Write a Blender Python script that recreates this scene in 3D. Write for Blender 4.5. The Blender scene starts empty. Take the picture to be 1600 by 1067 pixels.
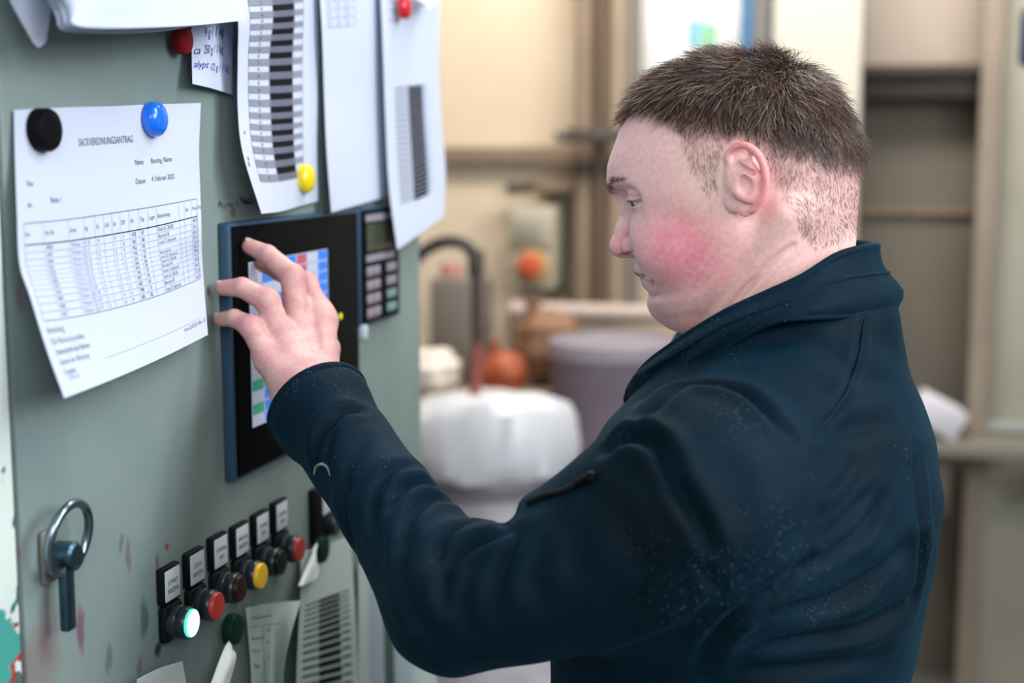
import bpy, math, random, bmesh
import numpy as np
from mathutils import Vector, Matrix
random.seed(4); rng = np.random.default_rng(7)
SC = bpy.context.scene; COL = SC.collection
# ------------------------------------------------------------------ camera, world, lights, exposure
# Room axes: the cabinet front is the plane x = XP, the back wall runs along x, z is up.
FPX = 2222.0; PITCH = math.atan(301.5/FPX); YAW = math.radians(15.15); CAMH = 1.64
cam_d = bpy.data.cameras.new('camera'); cam = bpy.data.objects.new('camera', cam_d); COL.objects.link(cam)
cam.location = (0, 0, CAMH); cam.rotation_euler = (math.pi/2-PITCH, 0, YAW)
cam_d.sensor_width = 36; cam_d.lens = 36*FPX/1600; cam_d.clip_start = 0.05
cam_d.dof.use_dof = True; cam_d.dof.focus_distance = 1.21; cam_d.dof.aperture_fstop = 3.0
SC.camera = cam
world = bpy.data.worlds.new('world'); SC.world = world; world.use_nodes = True
world.node_tree.nodes['Background'].inputs[0].default_value = (0.78, 0.88, 1.0, 1)
world.node_tree.nodes['Background'].inputs[1].default_value = 0.24

def area(name, loc, target, sx, sy, power, col):
    d = bpy.data.lights.new(name, 'AREA'); d.shape = 'RECTANGLE'; d.size = sx; d.size_y = sy; d.energy = power; d.color = col
    o = bpy.data.objects.new(name, d); COL.objects.link(o); o.location = loc
    o.rotation_euler = (Vector(target)-Vector(loc)).to_track_quat('-Z', 'Y').to_euler(); return o
area('ceiling_lamp_over_aisle', (1.05, 1.25, 2.75), (-0.4, 1.2, 1.5), 0.5, 1.2, 24, (0.93, 0.97, 1.0))
area('window_light_from_hall', (2.3, 0.5, 2.45), (-0.4, 1.25, 1.5), 1.6, 1.0, 50, (0.97, 0.98, 1.0))
area('fill_light_behind_camera', (0.75, -0.9, 2.35), (-0.15, 1.2, 1.55), 1.4, 0.9, 30, (1.0, 0.98, 0.97))  # fill lamp added to brighten the face, not an actual window
area('ceiling_lamp_behind_person', (-0.35, 2.2, 3.0), (-0.3, 1.5, 1.3), 1.4, 0.4, 30, (1.0, 0.96, 0.9))
area('ceiling_lamp_by_wall', (-0.6, 3.4, 3.0), (-0.8, 4.4, 1.3), 2.2, 0.4, 62, (1.0, 0.93, 0.84))
area('ceiling_lamp_by_door', (0.9, 3.2, 3.0), (0.6, 4.4, 1.3), 1.0, 0.4, 5, (1.0, 0.93, 0.82))
vs = SC.view_settings; vs.view_transform = 'Standard'; vs.look = 'None'; vs.gamma = 1; vs.use_curve_mapping = False; vs.exposure = 0.12

# ------------------------------------------------------------------ measuring helpers
cF = np.array([-math.sin(YAW)*math.cos(PITCH), math.cos(YAW)*math.cos(PITCH), -math.sin(PITCH)])
cR = np.array([math.cos(YAW), math.sin(YAW), 0.0]); cU = np.cross(cR, cF); C0 = np.array([0, 0, CAMH])
XP = -0.6118
def ray(x, y): return cF + cR*((x-800)/FPX) - cU*((y-533.5)/FPX)
def W(x, y, Z): return C0 + Z*ray(x, y)
def onx(x, y, X): d = ray(x, y); return C0 + d*(X/d[0])
def ony(x, y, Y): d = ray(x, y); return C0 + d*(Y/d[1])
def pan(x, y, off=0.0): return onx(x, y, XP+off)
def proj(p):
    d = np.asarray(p, float)-C0; z = d@cF
    return np.stack([800+FPX*(d@cR)/z, 533.5-FPX*(d@cU)/z], -1)

# ------------------------------------------------------------------ materials
def lin(c):
    if isinstance(c, str): c = [int(c[i:i+2], 16) for i in (0, 2, 4)]
    r = [v/255 for v in c]
    return tuple(v/12.92 if v <= 0.04045 else ((v+0.055)/1.055)**2.4 for v in r)+(1.0,)
def mat(name, col, rough=0.5, metal=0.0, spec=0.5, noise=None, bump=None, emit=None, coat=0.0, sheen=0.0, sss=0.0):
    m = bpy.data.materials.new(name); m.use_nodes = True; nt = m.node_tree; b = nt.nodes['Principled BSDF']
    c = lin(col); b.inputs['Base Color'].default_value = c; b.inputs['Roughness'].default_value = rough
    b.inputs['Metallic'].default_value = metal; b.inputs['Specular IOR Level'].default_value = spec
    b.inputs['Coat Weight'].default_value = coat
    if sheen: b.inputs['Sheen Weight'].default_value = sheen; b.inputs['Sheen Roughness'].default_value = 0.4
    if sss: b.inputs['Subsurface Weight'].default_value = sss; b.inputs['Subsurface Scale'].default_value = 0.006
    tc = None
    def coords():
        nonlocal tc
        if tc is None: tc = nt.nodes.new('ShaderNodeTexCoord')
        return tc.outputs['Object']
    if noise:                                   # (second colour, scale, contrast, detail)
        n = nt.nodes.new('ShaderNodeTexNoise'); n.inputs['Scale'].default_value = noise[1]; n.inputs['Detail'].default_value = noise[3] if len(noise) > 3 else 5
        nt.links.new(coords(), n.inputs['Vector'])
        r = nt.nodes.new('ShaderNodeValToRGB'); k = noise[2]
        r.color_ramp.elements[0].position = 0.5-k; r.color_ramp.elements[1].position = 0.5+k
        r.color_ramp.elements[0].color = c; r.color_ramp.elements[1].color = lin(noise[1-1])
        nt.links.new(n.outputs['Fac'], r.inputs['Fac']); nt.links.new(r.outputs['Color'], b.inputs['Base Color'])
    if bump:                                    # (scale, strength, distance)
        n = nt.nodes.new('ShaderNodeTexNoise'); n.inputs['Scale'].default_value = bump[0]; n.inputs['Detail'].default_value = 3
        nt.links.new(coords(), n.inputs['Vector'])
        bp = nt.nodes.new('ShaderNodeBump'); bp.inputs['Strength'].default_value = bump[1]; bp.inputs['Distance'].default_value = bump[2]
        nt.links.new(n.outputs['Fac'], bp.inputs['Height']); nt.links.new(bp.outputs['Normal'], b.inputs['Normal'])
    if emit: b.inputs['Emission Color'].default_value = lin(emit[0]); b.inputs['Emission Strength'].default_value = emit[1]
    return m

# ------------------------------------------------------------------ object helpers
def link(name, me, parent=None):
    o = bpy.data.objects.new(name, me); COL.objects.link(o)
    if parent is not None: o.parent = parent; o.matrix_parent_inverse = Matrix.Translation(-parent.location)
    return o
def tag(o, label=None, cat=None, group=None, kind=None):
    if label: o['label'] = label
    if cat: o['category'] = cat
    if group: o['group'] = group
    if kind: o['kind'] = kind
    return o
def empty(name, loc, label=None, cat=None, group=None):
    o = bpy.data.objects.new(name, None); COL.objects.link(o); o.location = tuple(float(v) for v in loc); o.empty_display_size = 0.02
    return tag(o, label, cat, group)
class MB:
    """collects shapes, builds one mesh object"""
    def __init__(s): s.v = []; s.f = []; s.m = []; s.sm = []
    def add(s, v, f, mi=0, smooth=False):
        k = len(s.v); s.v += [tuple(float(c) for c in p) for p in v]
        for q in f: s.f.append(tuple(i+k for i in q)); s.m.append(mi); s.sm.append(smooth)
    def bm(s, b, mi=0, smooth=False, M=None):
        if M is not None: b.transform(M)
        b.verts.index_update(); s.add([v.co for v in b.verts], [[v.index for v in q.verts] for q in b.faces], mi, smooth); b.free()
    def box(s, lo, hi, bev=0.0, mi=0, seg=2, M=None):
        b = bmesh.new(); bmesh.ops.create_cube(b, size=1)
        lo = np.array(lo, float); hi = np.array(hi, float)
        for v in b.verts: v.co = Vector((lo+hi)/2+np.array(v.co)*(hi-lo))
        if bev: bmesh.ops.bevel(b, geom=list(b.edges), offset=bev, segments=seg, profile=0.5, affect='EDGES')
        s.bm(b, mi, False, M)
    def tube(s, pts, r, n=10, mi=0, cap=True, closed=False):
        pts = [Vector([float(c) for c in p]) for p in pts]; N = len(pts)
        rr = r if hasattr(r, '__len__') else [r]*N; V = []; F = []
        t0 = (pts[1]-pts[0]).normalized(); up = Vector((0, 0, 1)) if abs(t0.z) < 0.9 else Vector((1, 0, 0)); a = t0.cross(up).normalized()
        for i, p in enumerate(pts):
            t = ((pts[(i+1) % N] if closed or i < N-1 else p)-(pts[i-1] if closed or i > 0 else p)).normalized()
            a = (a-t*a.dot(t)).normalized(); b = t.cross(a)
            for k in range(n):
                an = 2*math.pi*k/n; V.append(p+(a*math.cos(an)+b*math.sin(an))*rr[i])
        for i in range(N if closed else N-1):
            j = (i+1) % N
            for k in range(n): F.append((i*n+k, i*n+(k+1) % n, j*n+(k+1) % n, j*n+k))
        if cap and not closed: F.append(tuple(range(n))[::-1]); F.append(tuple((N-1)*n+k for k in range(n)))
        s.add(V, F, mi, True)
    def lathe(s, prof, axis='z', o=(0, 0, 0), n=32, mi=0, smooth=True, cap=True):
        """prof: list of (radius, height along axis)"""
        V = []; F = []; o = np.array(o, float)
        for r, h in prof:
            for k in range(n):
                a = 2*math.pi*k/n; c, d = r*math.cos(a), r*math.sin(a)
                V.append(o+{'z': (c, d, h), 'x': (h, c, d), 'y': (c, h, d)}[axis])
        for i in range(len(prof)-1):
            for k in range(n): F.append((i*n+k, i*n+(k+1) % n, (i+1)*n+(k+1) % n, (i+1)*n+k))
        if cap: F.append(tuple(range(n))[::-1]); F.append(tuple((len(prof)-1)*n+k for k in range(n)))
        s.add(V, F, mi, smooth)
    def build(s, name, mats, parent=None, auto=True):
        me = bpy.data.meshes.new(name); me.from_pydata(s.v, [], s.f)
        for m in (mats if isinstance(mats, (list, tuple)) else [mats]): me.materials.append(m)
        me.polygons.foreach_set('material_index', s.m); me.polygons.foreach_set('use_smooth', s.sm)
        b = bmesh.new(); b.from_mesh(me); bmesh.ops.recalc_face_normals(b, faces=b.faces); b.to_mesh(me); b.free(); me.update()
        if auto: me.set_sharp_from_angle(angle=math.radians(40))
        return link(name, me, parent)
def crom(P, t):
    """Catmull-Rom through points P (n,k) at t in 0..n-1"""
    P = np.asarray(P, float); n = len(P); t = np.clip(np.asarray(t, float), 0, n-1); i = np.minimum(t.astype(int), n-2); u = (t-i)[:, None]
    g = lambda j: P[np.clip(j, 0, n-1)]
    a, b, c, d = g(i-1), g(i), g(i+1), g(i+2)
    a = np.where((i == 0)[:, None], 2*b-c, a); d = np.where((i == n-2)[:, None], 2*c-b, d)
    return 0.5*((2*b)+(c-a)*u+(2*a-5*b+4*c-d)*u**2+(3*b-a-3*c+d)*u**3)
def smooth_path(P, n): return crom(P, np.linspace(0, len(P)-1, n))

# ------------------------------------------------------------------ room shell
YW = 4.40
M_wall = mat('wall_plaster', 'cdbfaa', 0.85, noise=('bba991', 2.2, 0.25), bump=(30, 0.1, 0.01))
M_pier = mat('pier_plaster', 'c3c0b6', 0.85, noise=('b5b0a5', 1.7, 0.3))
M_floor = mat('floor_concrete', '6c6a66', 0.7, noise=('57544f', 3, 0.3))
M_trim = mat('trim_brown', '8a7763', 0.7, noise=('6b5a49', 6, 0.3))
M_steel = mat('dark_steel', '4a443e', 0.55, noise=('3a342f', 9, 0.3))
M_door = mat('door_panel', '6e685e', 0.75, noise=('5a544b', 3.5, 0.35))
M_doorup = mat('door_transom', 'b8aca1', 0.8, noise=('a99c91', 3, 0.3))
M_edge = mat('frame_tan', '938778', 0.7, noise=('80756a', 6, 0.3))
M_pierblue = mat('pier_grey', 'a5a397', 0.8, noise=('908e81', 2.3, 0.3))
def struct(name, mb, m, parent=None):
    return tag(mb.build(name, m, parent), kind='structure' if parent is None else None)
def slab(name, lo, hi, m, bev=0.004, parent=None):
    b = MB(); b.box(lo, hi, bev); return struct(name, b, m, parent)
slab('floor', (-4.0, -1.2, -0.1), (3.2, 4.75, 0.0), M_floor)
slab('ceiling', (-4.0, -1.2, 3.3), (3.2, 4.75, 3.4), M_pier)
def X(px, Y=YW, py=533): return float(ony(px, py, Y)[0])
def Zz(py, Y=YW, px=800): return float(ony(px, py, Y)[2])
slab('wall_back', (-4.0, YW, 0), (X(1205), YW+0.3, 3.3), M_wall)
slab('wall_right', (X(1520), YW-0.02, 0), (3.2, YW+0.3, 3.3), M_pierblue)
slab('wall_left', (-4.0, -1.2, 0), (-3.8, YW, 3.3), M_wall)
slab('trim_1', (X(692), YW-0.05, Zz(256)), (X(905), YW, Zz(229)), M_trim)
slab('trim_2', (X(1203), YW-0.16, 0), (X(1334), YW+0.1, 3.3), M_pier, 0.01)
dr = slab('door_1', (X(1334), YW+0.12, 0), (X(1520), YW+0.2, Zz(135)), M_door)
slab('transom', (X(1334), YW+0.10, Zz(118)), (X(1520), YW+0.2, 3.3), M_doorup, parent=dr)
slab('door_lintel', (X(1334), YW+0.0, Zz(160)), (X(1520), YW+0.12, Zz(112)), mat('lintel_black', '2a2522', 0.6), 0.008, dr)
slab('door_lintel_cap', (X(1334), YW-0.03, Zz(126)), (X(1520), YW+0.02, Zz(110)), mat('lintel_cap', '3a332e', 0.6), 0.006, dr)
slab('trim_3', (X(1514), YW-0.06, 0), (X(1547), YW+0.02, 3.3), M_edge, 0.008)
for za_, zb_, d_ in ((1040, 1010, .13), (330, 320, .122)): b = MB(); b.box((X(1335), YW+0.10, Zz(za_)), (X(1515), YW+d_, Zz(zb_))); struct('door_rail', b, M_trim, dr)
# ------------------------------------------------------------------ things along the back wall
def pipe(px, w, y, z0, z1, m, label, elbow=0):
    o = empty('wall_pipe', (X(px, y), y, z0), label, 'pipe')
    b = MB(); r = w*y/FPX/2*1.05; x = X(px, y); b.tube([(x, y, z0), (x, y, z1)], r, 16); b.build('pipe_run', m, o)
    for k in range(3):
        c = MB(); z = z0+(z1-z0)*(0.2+0.3*k); c.lathe([(r*1.0, -0.02), (r*1.25, -0.018), (r*1.25, 0.018), (r, 0.02)], 'z', (x, y, z), 16); c.box((x-r*0.5, y, z-0.015), (x+r*0.5, YW-0.001, z+0.015)); c.build('pipe_clip', M_steel, o)
    return o
pipe(912, 30, YW-0.12, Zz(470), 3.28, mat('pipe_rust', '8c7a69', 0.6, noise=('766453', 5, 0.3)), 'thick rust brown pipe on the beige wall right of the pale panel')
pipe(936, 17, YW-0.16, Zz(470), 3.28, mat('pipe_dark', '5a493b', 0.6), 'thin dark brown pipe between two lighter pipes')
pipe(960, 26, YW-0.12, Zz(470), 3.28, mat('pipe_tan', '988876', 0.6, noise=('83725f', 5, 0.3)), 'tan pipe behind the forehead next to the dark pipe')
pipe(988, 18, YW-0.10, Zz(470), 3.28, mat('pipe_grey', '6e6a66', 0.5), 'dark grey pipe at the left edge of the white poster')
o = empty('pipe_bracket', (X(925), YW-0.2, Zz(212)), 'dark steel bracket clamped across the brown pipes', 'bracket')
b = MB(); b.box((X(897), YW-0.23, Zz(224)), (X(1000), YW-0.19, Zz(202)), 0.006); b.build('bracket_bar', M_steel, o)
M_bolt = mat('bolt_steel', '77706a', 0.4, 0.8)
for px in (901, 996): b = MB(); b.lathe([(0.018, 0), (0.018, -0.02), (0.012, -0.024)], 'y', (X(px), YW-0.23, Zz(213)), 8); b.build('bolt', M_bolt, o)
# poster
o = empty('wall_poster', (X(1072), YW-0.01, Zz(105)), 'white poster with a green and blue picture above the head', 'poster')
b = MB(); b.box((X(998), YW-0.012, Zz(118)), (X(1146), YW-0.001, Zz(-60)), 0.002); b.build('poster_sheet', mat('poster_white', 'eef0ee', 0.6), o)
b = MB(); b.box((X(1067), YW-0.016, Zz(78)), (X(1093), YW-0.011, Zz(38))); b.build('blue_picture', mat('poster_blue', '7fb4d8', 0.6), o)
b = MB(); b.box((X(1086), YW-0.018, Zz(80)), (X(1112), YW-0.011, Zz(44))); b.build('green_picture', mat('poster_green', '8cc6a2', 0.6), o)
o = empty('blue_post', (X(1155), YW-0.2, 0), 'blue steel post beside the white poster', 'post')
b = MB(); b.box((X(1147, YW-.2), YW-0.22, 0.01), (X(1165, YW-.2), YW-0.14, 3.28), 0.006); b.build('post', mat('post_blue', '39658c', 0.45), o)
b = MB(); b.box((X(1140, YW-.2), YW-0.25, 0), (X(1172, YW-.2), YW-0.1, 0.015), 0.003); b.build('foot_plate', M_steel, o)
o = empty('cable_duct', (X(1182), YW-0.1, 0), 'dark grey cable duct between blue post and cream pier', 'cable duct')
b = MB(); b.box((X(1166)+.004, YW-0.085, 0.0), (X(1200), YW-0.001, 3.28), 0.008); b.build('duct_body', mat('duct_grey', '7c7a78', 0.6), o)
b = MB(); b.box((X(1172), YW-0.095, 0.02), (X(1196), YW-0.084, 3.26), 0.004); b.build('duct_cover', mat('duct_cover', '8f8d8a', 0.6), o)
# electrical box
yb = YW-0.17
o = empty('switch_box', (X(830, yb), YW, Zz(455, yb)), 'grey isolator box with a red rotary switch on the beige wall', 'switch box')
b = MB(); b.box((X(792, yb), yb, Zz(452, yb)), (X(866, yb), YW-0.001, Zz(322, yb)), 0.012); b.build('housing', mat('box_grey', 'a39c8a', 0.5), o)
b = MB(); b.box((X(797, yb), yb-0.014, Zz(385, yb)), (X(861, yb), yb+0.001, Zz(328, yb)), 0.006); b.build('lid', mat('box_lid', 'a09a8a', 0.5), o)
b = MB(); b.box((X(806, yb), yb-0.02, Zz(375, yb)), (X(846, yb), yb-0.013, Zz(345, yb)), 0.002); b.build('rating_plate', mat('plate_grey', '868678', 0.5), o)
b = MB(); b.lathe([(0.05, 0), (0.05, -0.012), (0.046, -0.016)], 'y', (X(833, yb), yb, Zz(415, yb)), 24); b.build('switch_plate', mat('switch_yellow', 'b58a5c', 0.5), o)
b = MB(); b.lathe([(0.034, -0.012), (0.034, -0.04), (0.03, -0.046)], 'y', (X(830, yb), yb, Zz(415, yb)), 24); b.box((X(824, yb), yb-0.06, Zz(424, yb)), (X(836, yb), yb-0.04, Zz(402, yb)), 0.004); b.build('switch_knob', mat('switch_red', 'b85238', 0.4), o)
b = MB(); b.tube(smooth_path([(X(800), YW-0.06, Zz(294)), (X(850), YW-0.06, Zz(292)), (X(880), YW-0.06, Zz(298)), (X(884), YW-0.06, Zz(320)), (X(886), YW-0.06, Zz(400)), (X(886), YW-0.06, Zz(475))], 30), 0.018, 12); b.build('conduit_run', M_steel, o)
b = MB(); b.box((X(876), YW-0.09, Zz(470)), (X(896), YW-0.001, Zz(456)), 0.004); b.build('conduit_clip', M_trim, o)
b = MB(); b.box((X(845), YW-0.09, Zz(298)), (X(905), YW-0.001, Zz(284)), 0.004); b.build('conduit_clip', M_trim, o)
# pale handrail
yr = 4.08
o = empty('guard_rail', (X(900, yr), yr, 0), 'pale pinkish guard rail crossing behind the chin', 'rail')
b = MB(); b.tube([(X(800, yr), yr, Zz(484, yr)), (X(1160, yr), yr, Zz(484, yr))], 0.026, 14); b.build('top_rail', mat('rail_pink', 'b0a199', 0.5), o)
for px in (806, 1150):
    b = MB(); b.tube([(X(px, yr), yr, 0.0), (X(px, yr), yr, Zz(484, yr))], 0.024, 12); b.build('rail_post', M_trim, o)
b = MB(); b.tube([(X(806, yr), yr, 0.55), (X(1150, yr), yr, 0.55)], 0.018, 12); b.build('mid_rail', M_trim, o)
# ------------------------------------------------------------------ drums and hose
def drum(name, cx, cy, r, h, label, body, lid, cat='drum'):
    o = empty(name, (cx, cy, 0), label, cat)
    b = MB(); b.lathe([(r*0.96, 0.0), (r, 0.02), (r, h*0.33), (r*1.025, h*0.345), (r, h*0.36), (r, h*0.64), (r*1.025, h*0.655), (r, h*0.67), (r, h-0.02), (r*1.02, h-0.01), (r*1.02, h)], 'z', (cx, cy, 0), 48); b.build('drum_body', body, o)
    if lid: b = MB(); b.lathe([(r*1.03, h-0.03), (r*1.04, h), (r*1.02, h+0.012), (r*0.9, h+0.012), (r*0.88, h+0.002), (0.001, h+0.002)], 'z', (cx, cy, 0), 48); b.build('drum_lid', lid, o)
    return o
yd = 3.1; xd = X(762, yd, 700)
M_liner = mat('liner_plastic', 'c6cad2', 0.38, spec=0.6, sss=0.1)
o = drum('lined_drum', xd, yd, 0.185, 0.99, 'pale drum overflowing with a white plastic liner bag', mat('drum_pale', 'a9a0ae', 0.45, noise=('c6c3cc', 9, .15)), None)
b = MB(); n = 96; V = []; F = []
prof = [(0.206, 0.915, .007), (0.214, 0.93, .008), (0.215, 0.97, .008), (0.207, 1.015, .009), (0.188, 1.045, .009), (0.15, 1.065, .009), (0.09, 1.075, .007), (0.03, 1.078, .003), (0.001, 1.079, 0)]
for j, (r, h, w) in enumerate(prof):
    for k in range(n):
        a = 2*math.pi*k/n; q = math.sin(a*7+j*1.3)*0.5+math.sin(a*12+j*2.9)*0.4+math.sin(a*19+j*1.5)*0.3
        V.append((xd+(r+.6*w*q)*math.cos(a), yd+(r+.6*w*q)*math.sin(a), h+w*.4*math.sin(a*5+j*2.1)+0.05*max(0, math.sin(a*1.0+2.6))*(j > 2)*(r/0.2)))
for j in range(len(prof)-1):
    for k in range(n): F.append((j*n+k, j*n+(k+1) % n, (j+1)*n+(k+1) % n, (j+1)*n+k))
b.add(V, F, 0, True); b.build('liner_bag', M_liner, o)
b = MB(); b.lathe([(0.188, 0.87), (0.2, 0.875), (0.2, 0.895), (0.188, 0.90)], 'z', (xd, yd, 0), 48, cap=False); b.build('clamp_ring', mat('ring_steel', '8e8b93', 0.4, 0.6), o)
# suction hose: rises behind the cabinet, bends over and drops into the drum
hp = [(X(600, yd), yd, Zz(520, yd)), (X(632, yd), yd, Zz(440, yd)), (X(662, yd), yd, Zz(397, yd)), (X(700, yd), yd, Zz(379, yd)), (X(731, yd), yd, Zz(386, yd)), (X(744, yd), yd, Zz(412, yd))]
o = empty('suction_hose', (xd, yd, 1.07), 'bent black hose with a red brown lance dipping into the lined drum', 'hose')
b = MB(); b.tube(smooth_path(hp, 30), 0.0145, 12); b.build('hose_bend', mat('hose_black', '2e2a2c', 0.5), o)
b = MB(); b.tube([hp[-1], (X(746, yd), yd, Zz(560, yd))], 0.0125, 12); b.build('upper_lance', mat('lance_dark', '45302c', 0.5), o)
b = MB(); b.tube([(X(746, yd), yd, Zz(540, yd)), (X(746, yd), yd-0.03, 1.05)], 0.0135, 12); b.build('lower_lance', mat('lance_red', '7d3f3a', 0.5), o)
b = MB(); b.lathe([(0.017, -0.03), (0.019, -0.025), (0.019, 0.025), (0.017, 0.03)], 'z', hp[-1], 16); b.build('coupling', M_steel, o)
def sack(name, c, r, label, m, cat, squash=(1, 1, 1), seed=1, tie=None):
    o = empty(name, (c[0], c[1], c[2]-r[2]), label, cat); b = MB(); bb = bmesh.new(); bmesh.ops.create_uvsphere(bb, u_segments=40, v_segments=24, radius=1)
    for v in bb.verts:
        p = np.array(v.co); w = 0.05*math.sin(7*p[0]+seed)+0.05*math.sin(9*p[1]+2*seed+4*p[2])+0.04*math.sin(11*p[2]+seed)
        q = np.sign(p)*np.abs(p)**0.8*(1+w); v.co = Vector(np.array(c)+q*np.array(r))
    b.bm(bb, 0, True); b.build('sack_body', m, o)
    b = MB(); b.lathe([(r[0]*.3, -.01), (r[0]*.2, 0.012), (r[0]*.3, 0.03), (r[0]*.3, 0.036)], 'z', (c[0]-r[0]*.5, c[1], c[2]+r[2]*0.9), 20); b.build('sack_neck', m, o)
    return o
ys = 3.7
slab_o = empty('low_bench', (X(740, ys), ys, 0), 'low brown bench behind the lined drum', 'bench')
b = MB(); b.box((X(560, ys), ys-0.25, Zz(612, ys)-0.04), (X(868, ys), ys+0.27, Zz(612, ys)), 0.005); b.build('bench_top', M_trim, slab_o)
for px, dy in ((580, -.2), (850, -.2), (580, .2), (850, .2)):
    b = MB(); b.box((X(px, ys)-0.025, ys+dy-0.025, 0), (X(px, ys)+0.025, ys+dy+0.025, Zz(612, ys)-0.04)); b.build('leg', M_steel, slab_o)
zb = Zz(612, ys)
sack('orange_sack', (X(802, ys), ys-0.09, zb+0.064), (0.055, 0.06, 0.058), 'orange plastic sack slumped on the bench behind the hose', mat('sack_orange', '98492c', 0.5), 'sack')
sack('brown_sack', (X(838, ys), ys+0.14, zb+0.112), (0.09, 0.08, 0.10), 'brown sack leaning beside the orange sack', mat('sack_brown', '7d5c45', 0.7), 'sack', seed=3)
sack('white_sack', (X(690, ys), ys-0.13, zb+0.068), (0.09, 0.08, 0.06), 'white sack standing on the bench left of the hose', mat('sack_white', 'd8cfc6', 0.6), 'sack', seed=5)
o = empty('grey_canister', (X(690, ys), ys+0.12, zb), 'dark grey canister behind the white sack', 'canister')
b = MB(); b.box((X(655, ys), ys+0.08, zb), (X(735, ys), ys+0.24, zb+0.30), 0.02); b.build('canister_body', mat('can_grey', '6b6660', 0.5), o)
b = MB(); b.lathe([(0.03, 0), (0.03, 0.035), (0.026, 0.04)], 'z', (X(680, ys), ys+0.15, zb+0.295), 20); b.build('screw_cap', mat('cap_pink', 'a06a66', 0.5), o)
yt = 3.62
drum('mauve_drum', X(962, yt), yt, 0.17, Zz(520, yt)-0.02, 'mauve grey drum with a pale lid behind the collar', mat('drum_mauve', '7c717e', 0.55, noise=('665c6a', 5, 0.3)), mat('lid_pale', '85808c', 0.5))
# ------------------------------------------------------------------ right edge of the room
yl = YW-0.22
o = empty('wall_shelf', (X(1500, yl), YW, Zz(672, yl)), 'grey shelf board on the wall at the right of the back', 'shelf')
b = MB(); b.box((X(1430, yl), yl-0.02, Zz(676, yl)), (X(1680, yl), YW-0.07, Zz(655, yl)), 0.004); b.build('shelf_board', mat('shelf_grey', '79766c', 0.6), o)
for px in (1470, 1640):
    b = MB(); b.box((X(px, yl)-0.012, yl+0.03, Zz(740, yl)), (X(px, yl)+0.012, YW-0.07, Zz(676, yl)), 0.003); b.build('shelf_bracket', M_steel, o)
o = empty('filler_box', (X(1470, yl), YW, Zz(770, yl)), 'dark drawer box under the grey shelf', 'filler')  # filler box added to stand for the dark gap under the shelf
b = MB(); b.box((X(1432, yl), yl+0.02, Zz(768, yl)), (X(1497, yl), YW+0.1, Zz(679, yl)), 0.004); b.build('filler_case', mat('filler_dark', '4b443b', 0.6), o)
b = MB(); b.box((X(1438, yl), yl+0.008, Zz(760, yl)), (X(1492, yl), yl+0.021, Zz(690, yl)), 0.003); b.build('filler_front', mat('filler_front', '574f45', 0.6), o)
o = empty('white_carton', (X(1470, yl), yl, Zz(655, yl)), 'white carton lying tilted on the grey shelf', 'carton')
Mx = Matrix.Translation((X(1470, yl), yl+0.05, Zz(622, yl)))@Matrix.Rotation(math.radians(28), 4, 'Y')@Matrix.Rotation(math.radians(15), 4, 'Z')
b = MB(); b.box((-0.065, -0.05, -0.04), (0.065, 0.05, 0.04), 0.004, M=Mx); b.build('carton_body', mat('carton_white', 'd9d8e2', 0.6), o)
M_flap = mat('carton_flap', 'e4e4ec', 0.6)
for y_ in (-.048, .002): b = MB(); b.box((-0.064, y_, 0.04), (0.064, y_+.046, 0.044), 0.001, M=Mx); b.build('carton_flap', M_flap, o)
b = MB(); b.box((X(1545), YW-0.05, Zz(655, yl)), (X(1700), YW-0.021, Zz(640, yl)), 0.003); struct('trim_4', b, mat('ledge_grey', '9aa09a', 0.6))
yk = 3.2
o = empty('hanging_pendant', (X(1592, yk), yk, 1.9), 'dark blue pendant control hanging at the top right corner', 'pendant control')
b = MB(); b.box((X(1571, yk), yk-0.04, Zz(116, yk)), (X(1625, yk), yk+0.04, Zz(30, yk)), 0.018, seg=4); b.build('pendant_case', mat('pendant_blue', '2c4a68', 0.4), o)
b = MB(); b.tube([(X(1598, yk), yk, Zz(34, yk)), (X(1598, yk), yk, 3.29)], 0.012, 10); b.build('pendant_cable', M_steel, o)
for z in (95, 70): b = MB(); b.lathe([(0.012, 0), (0.012, -0.01), (0.01, -0.012)], 'y', (X(1598, yk), yk-0.04, Zz(z, yk)), 16); b.build('pendant_button', mat('pendant_btn', '9aa4ad', 0.4), o)
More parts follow.
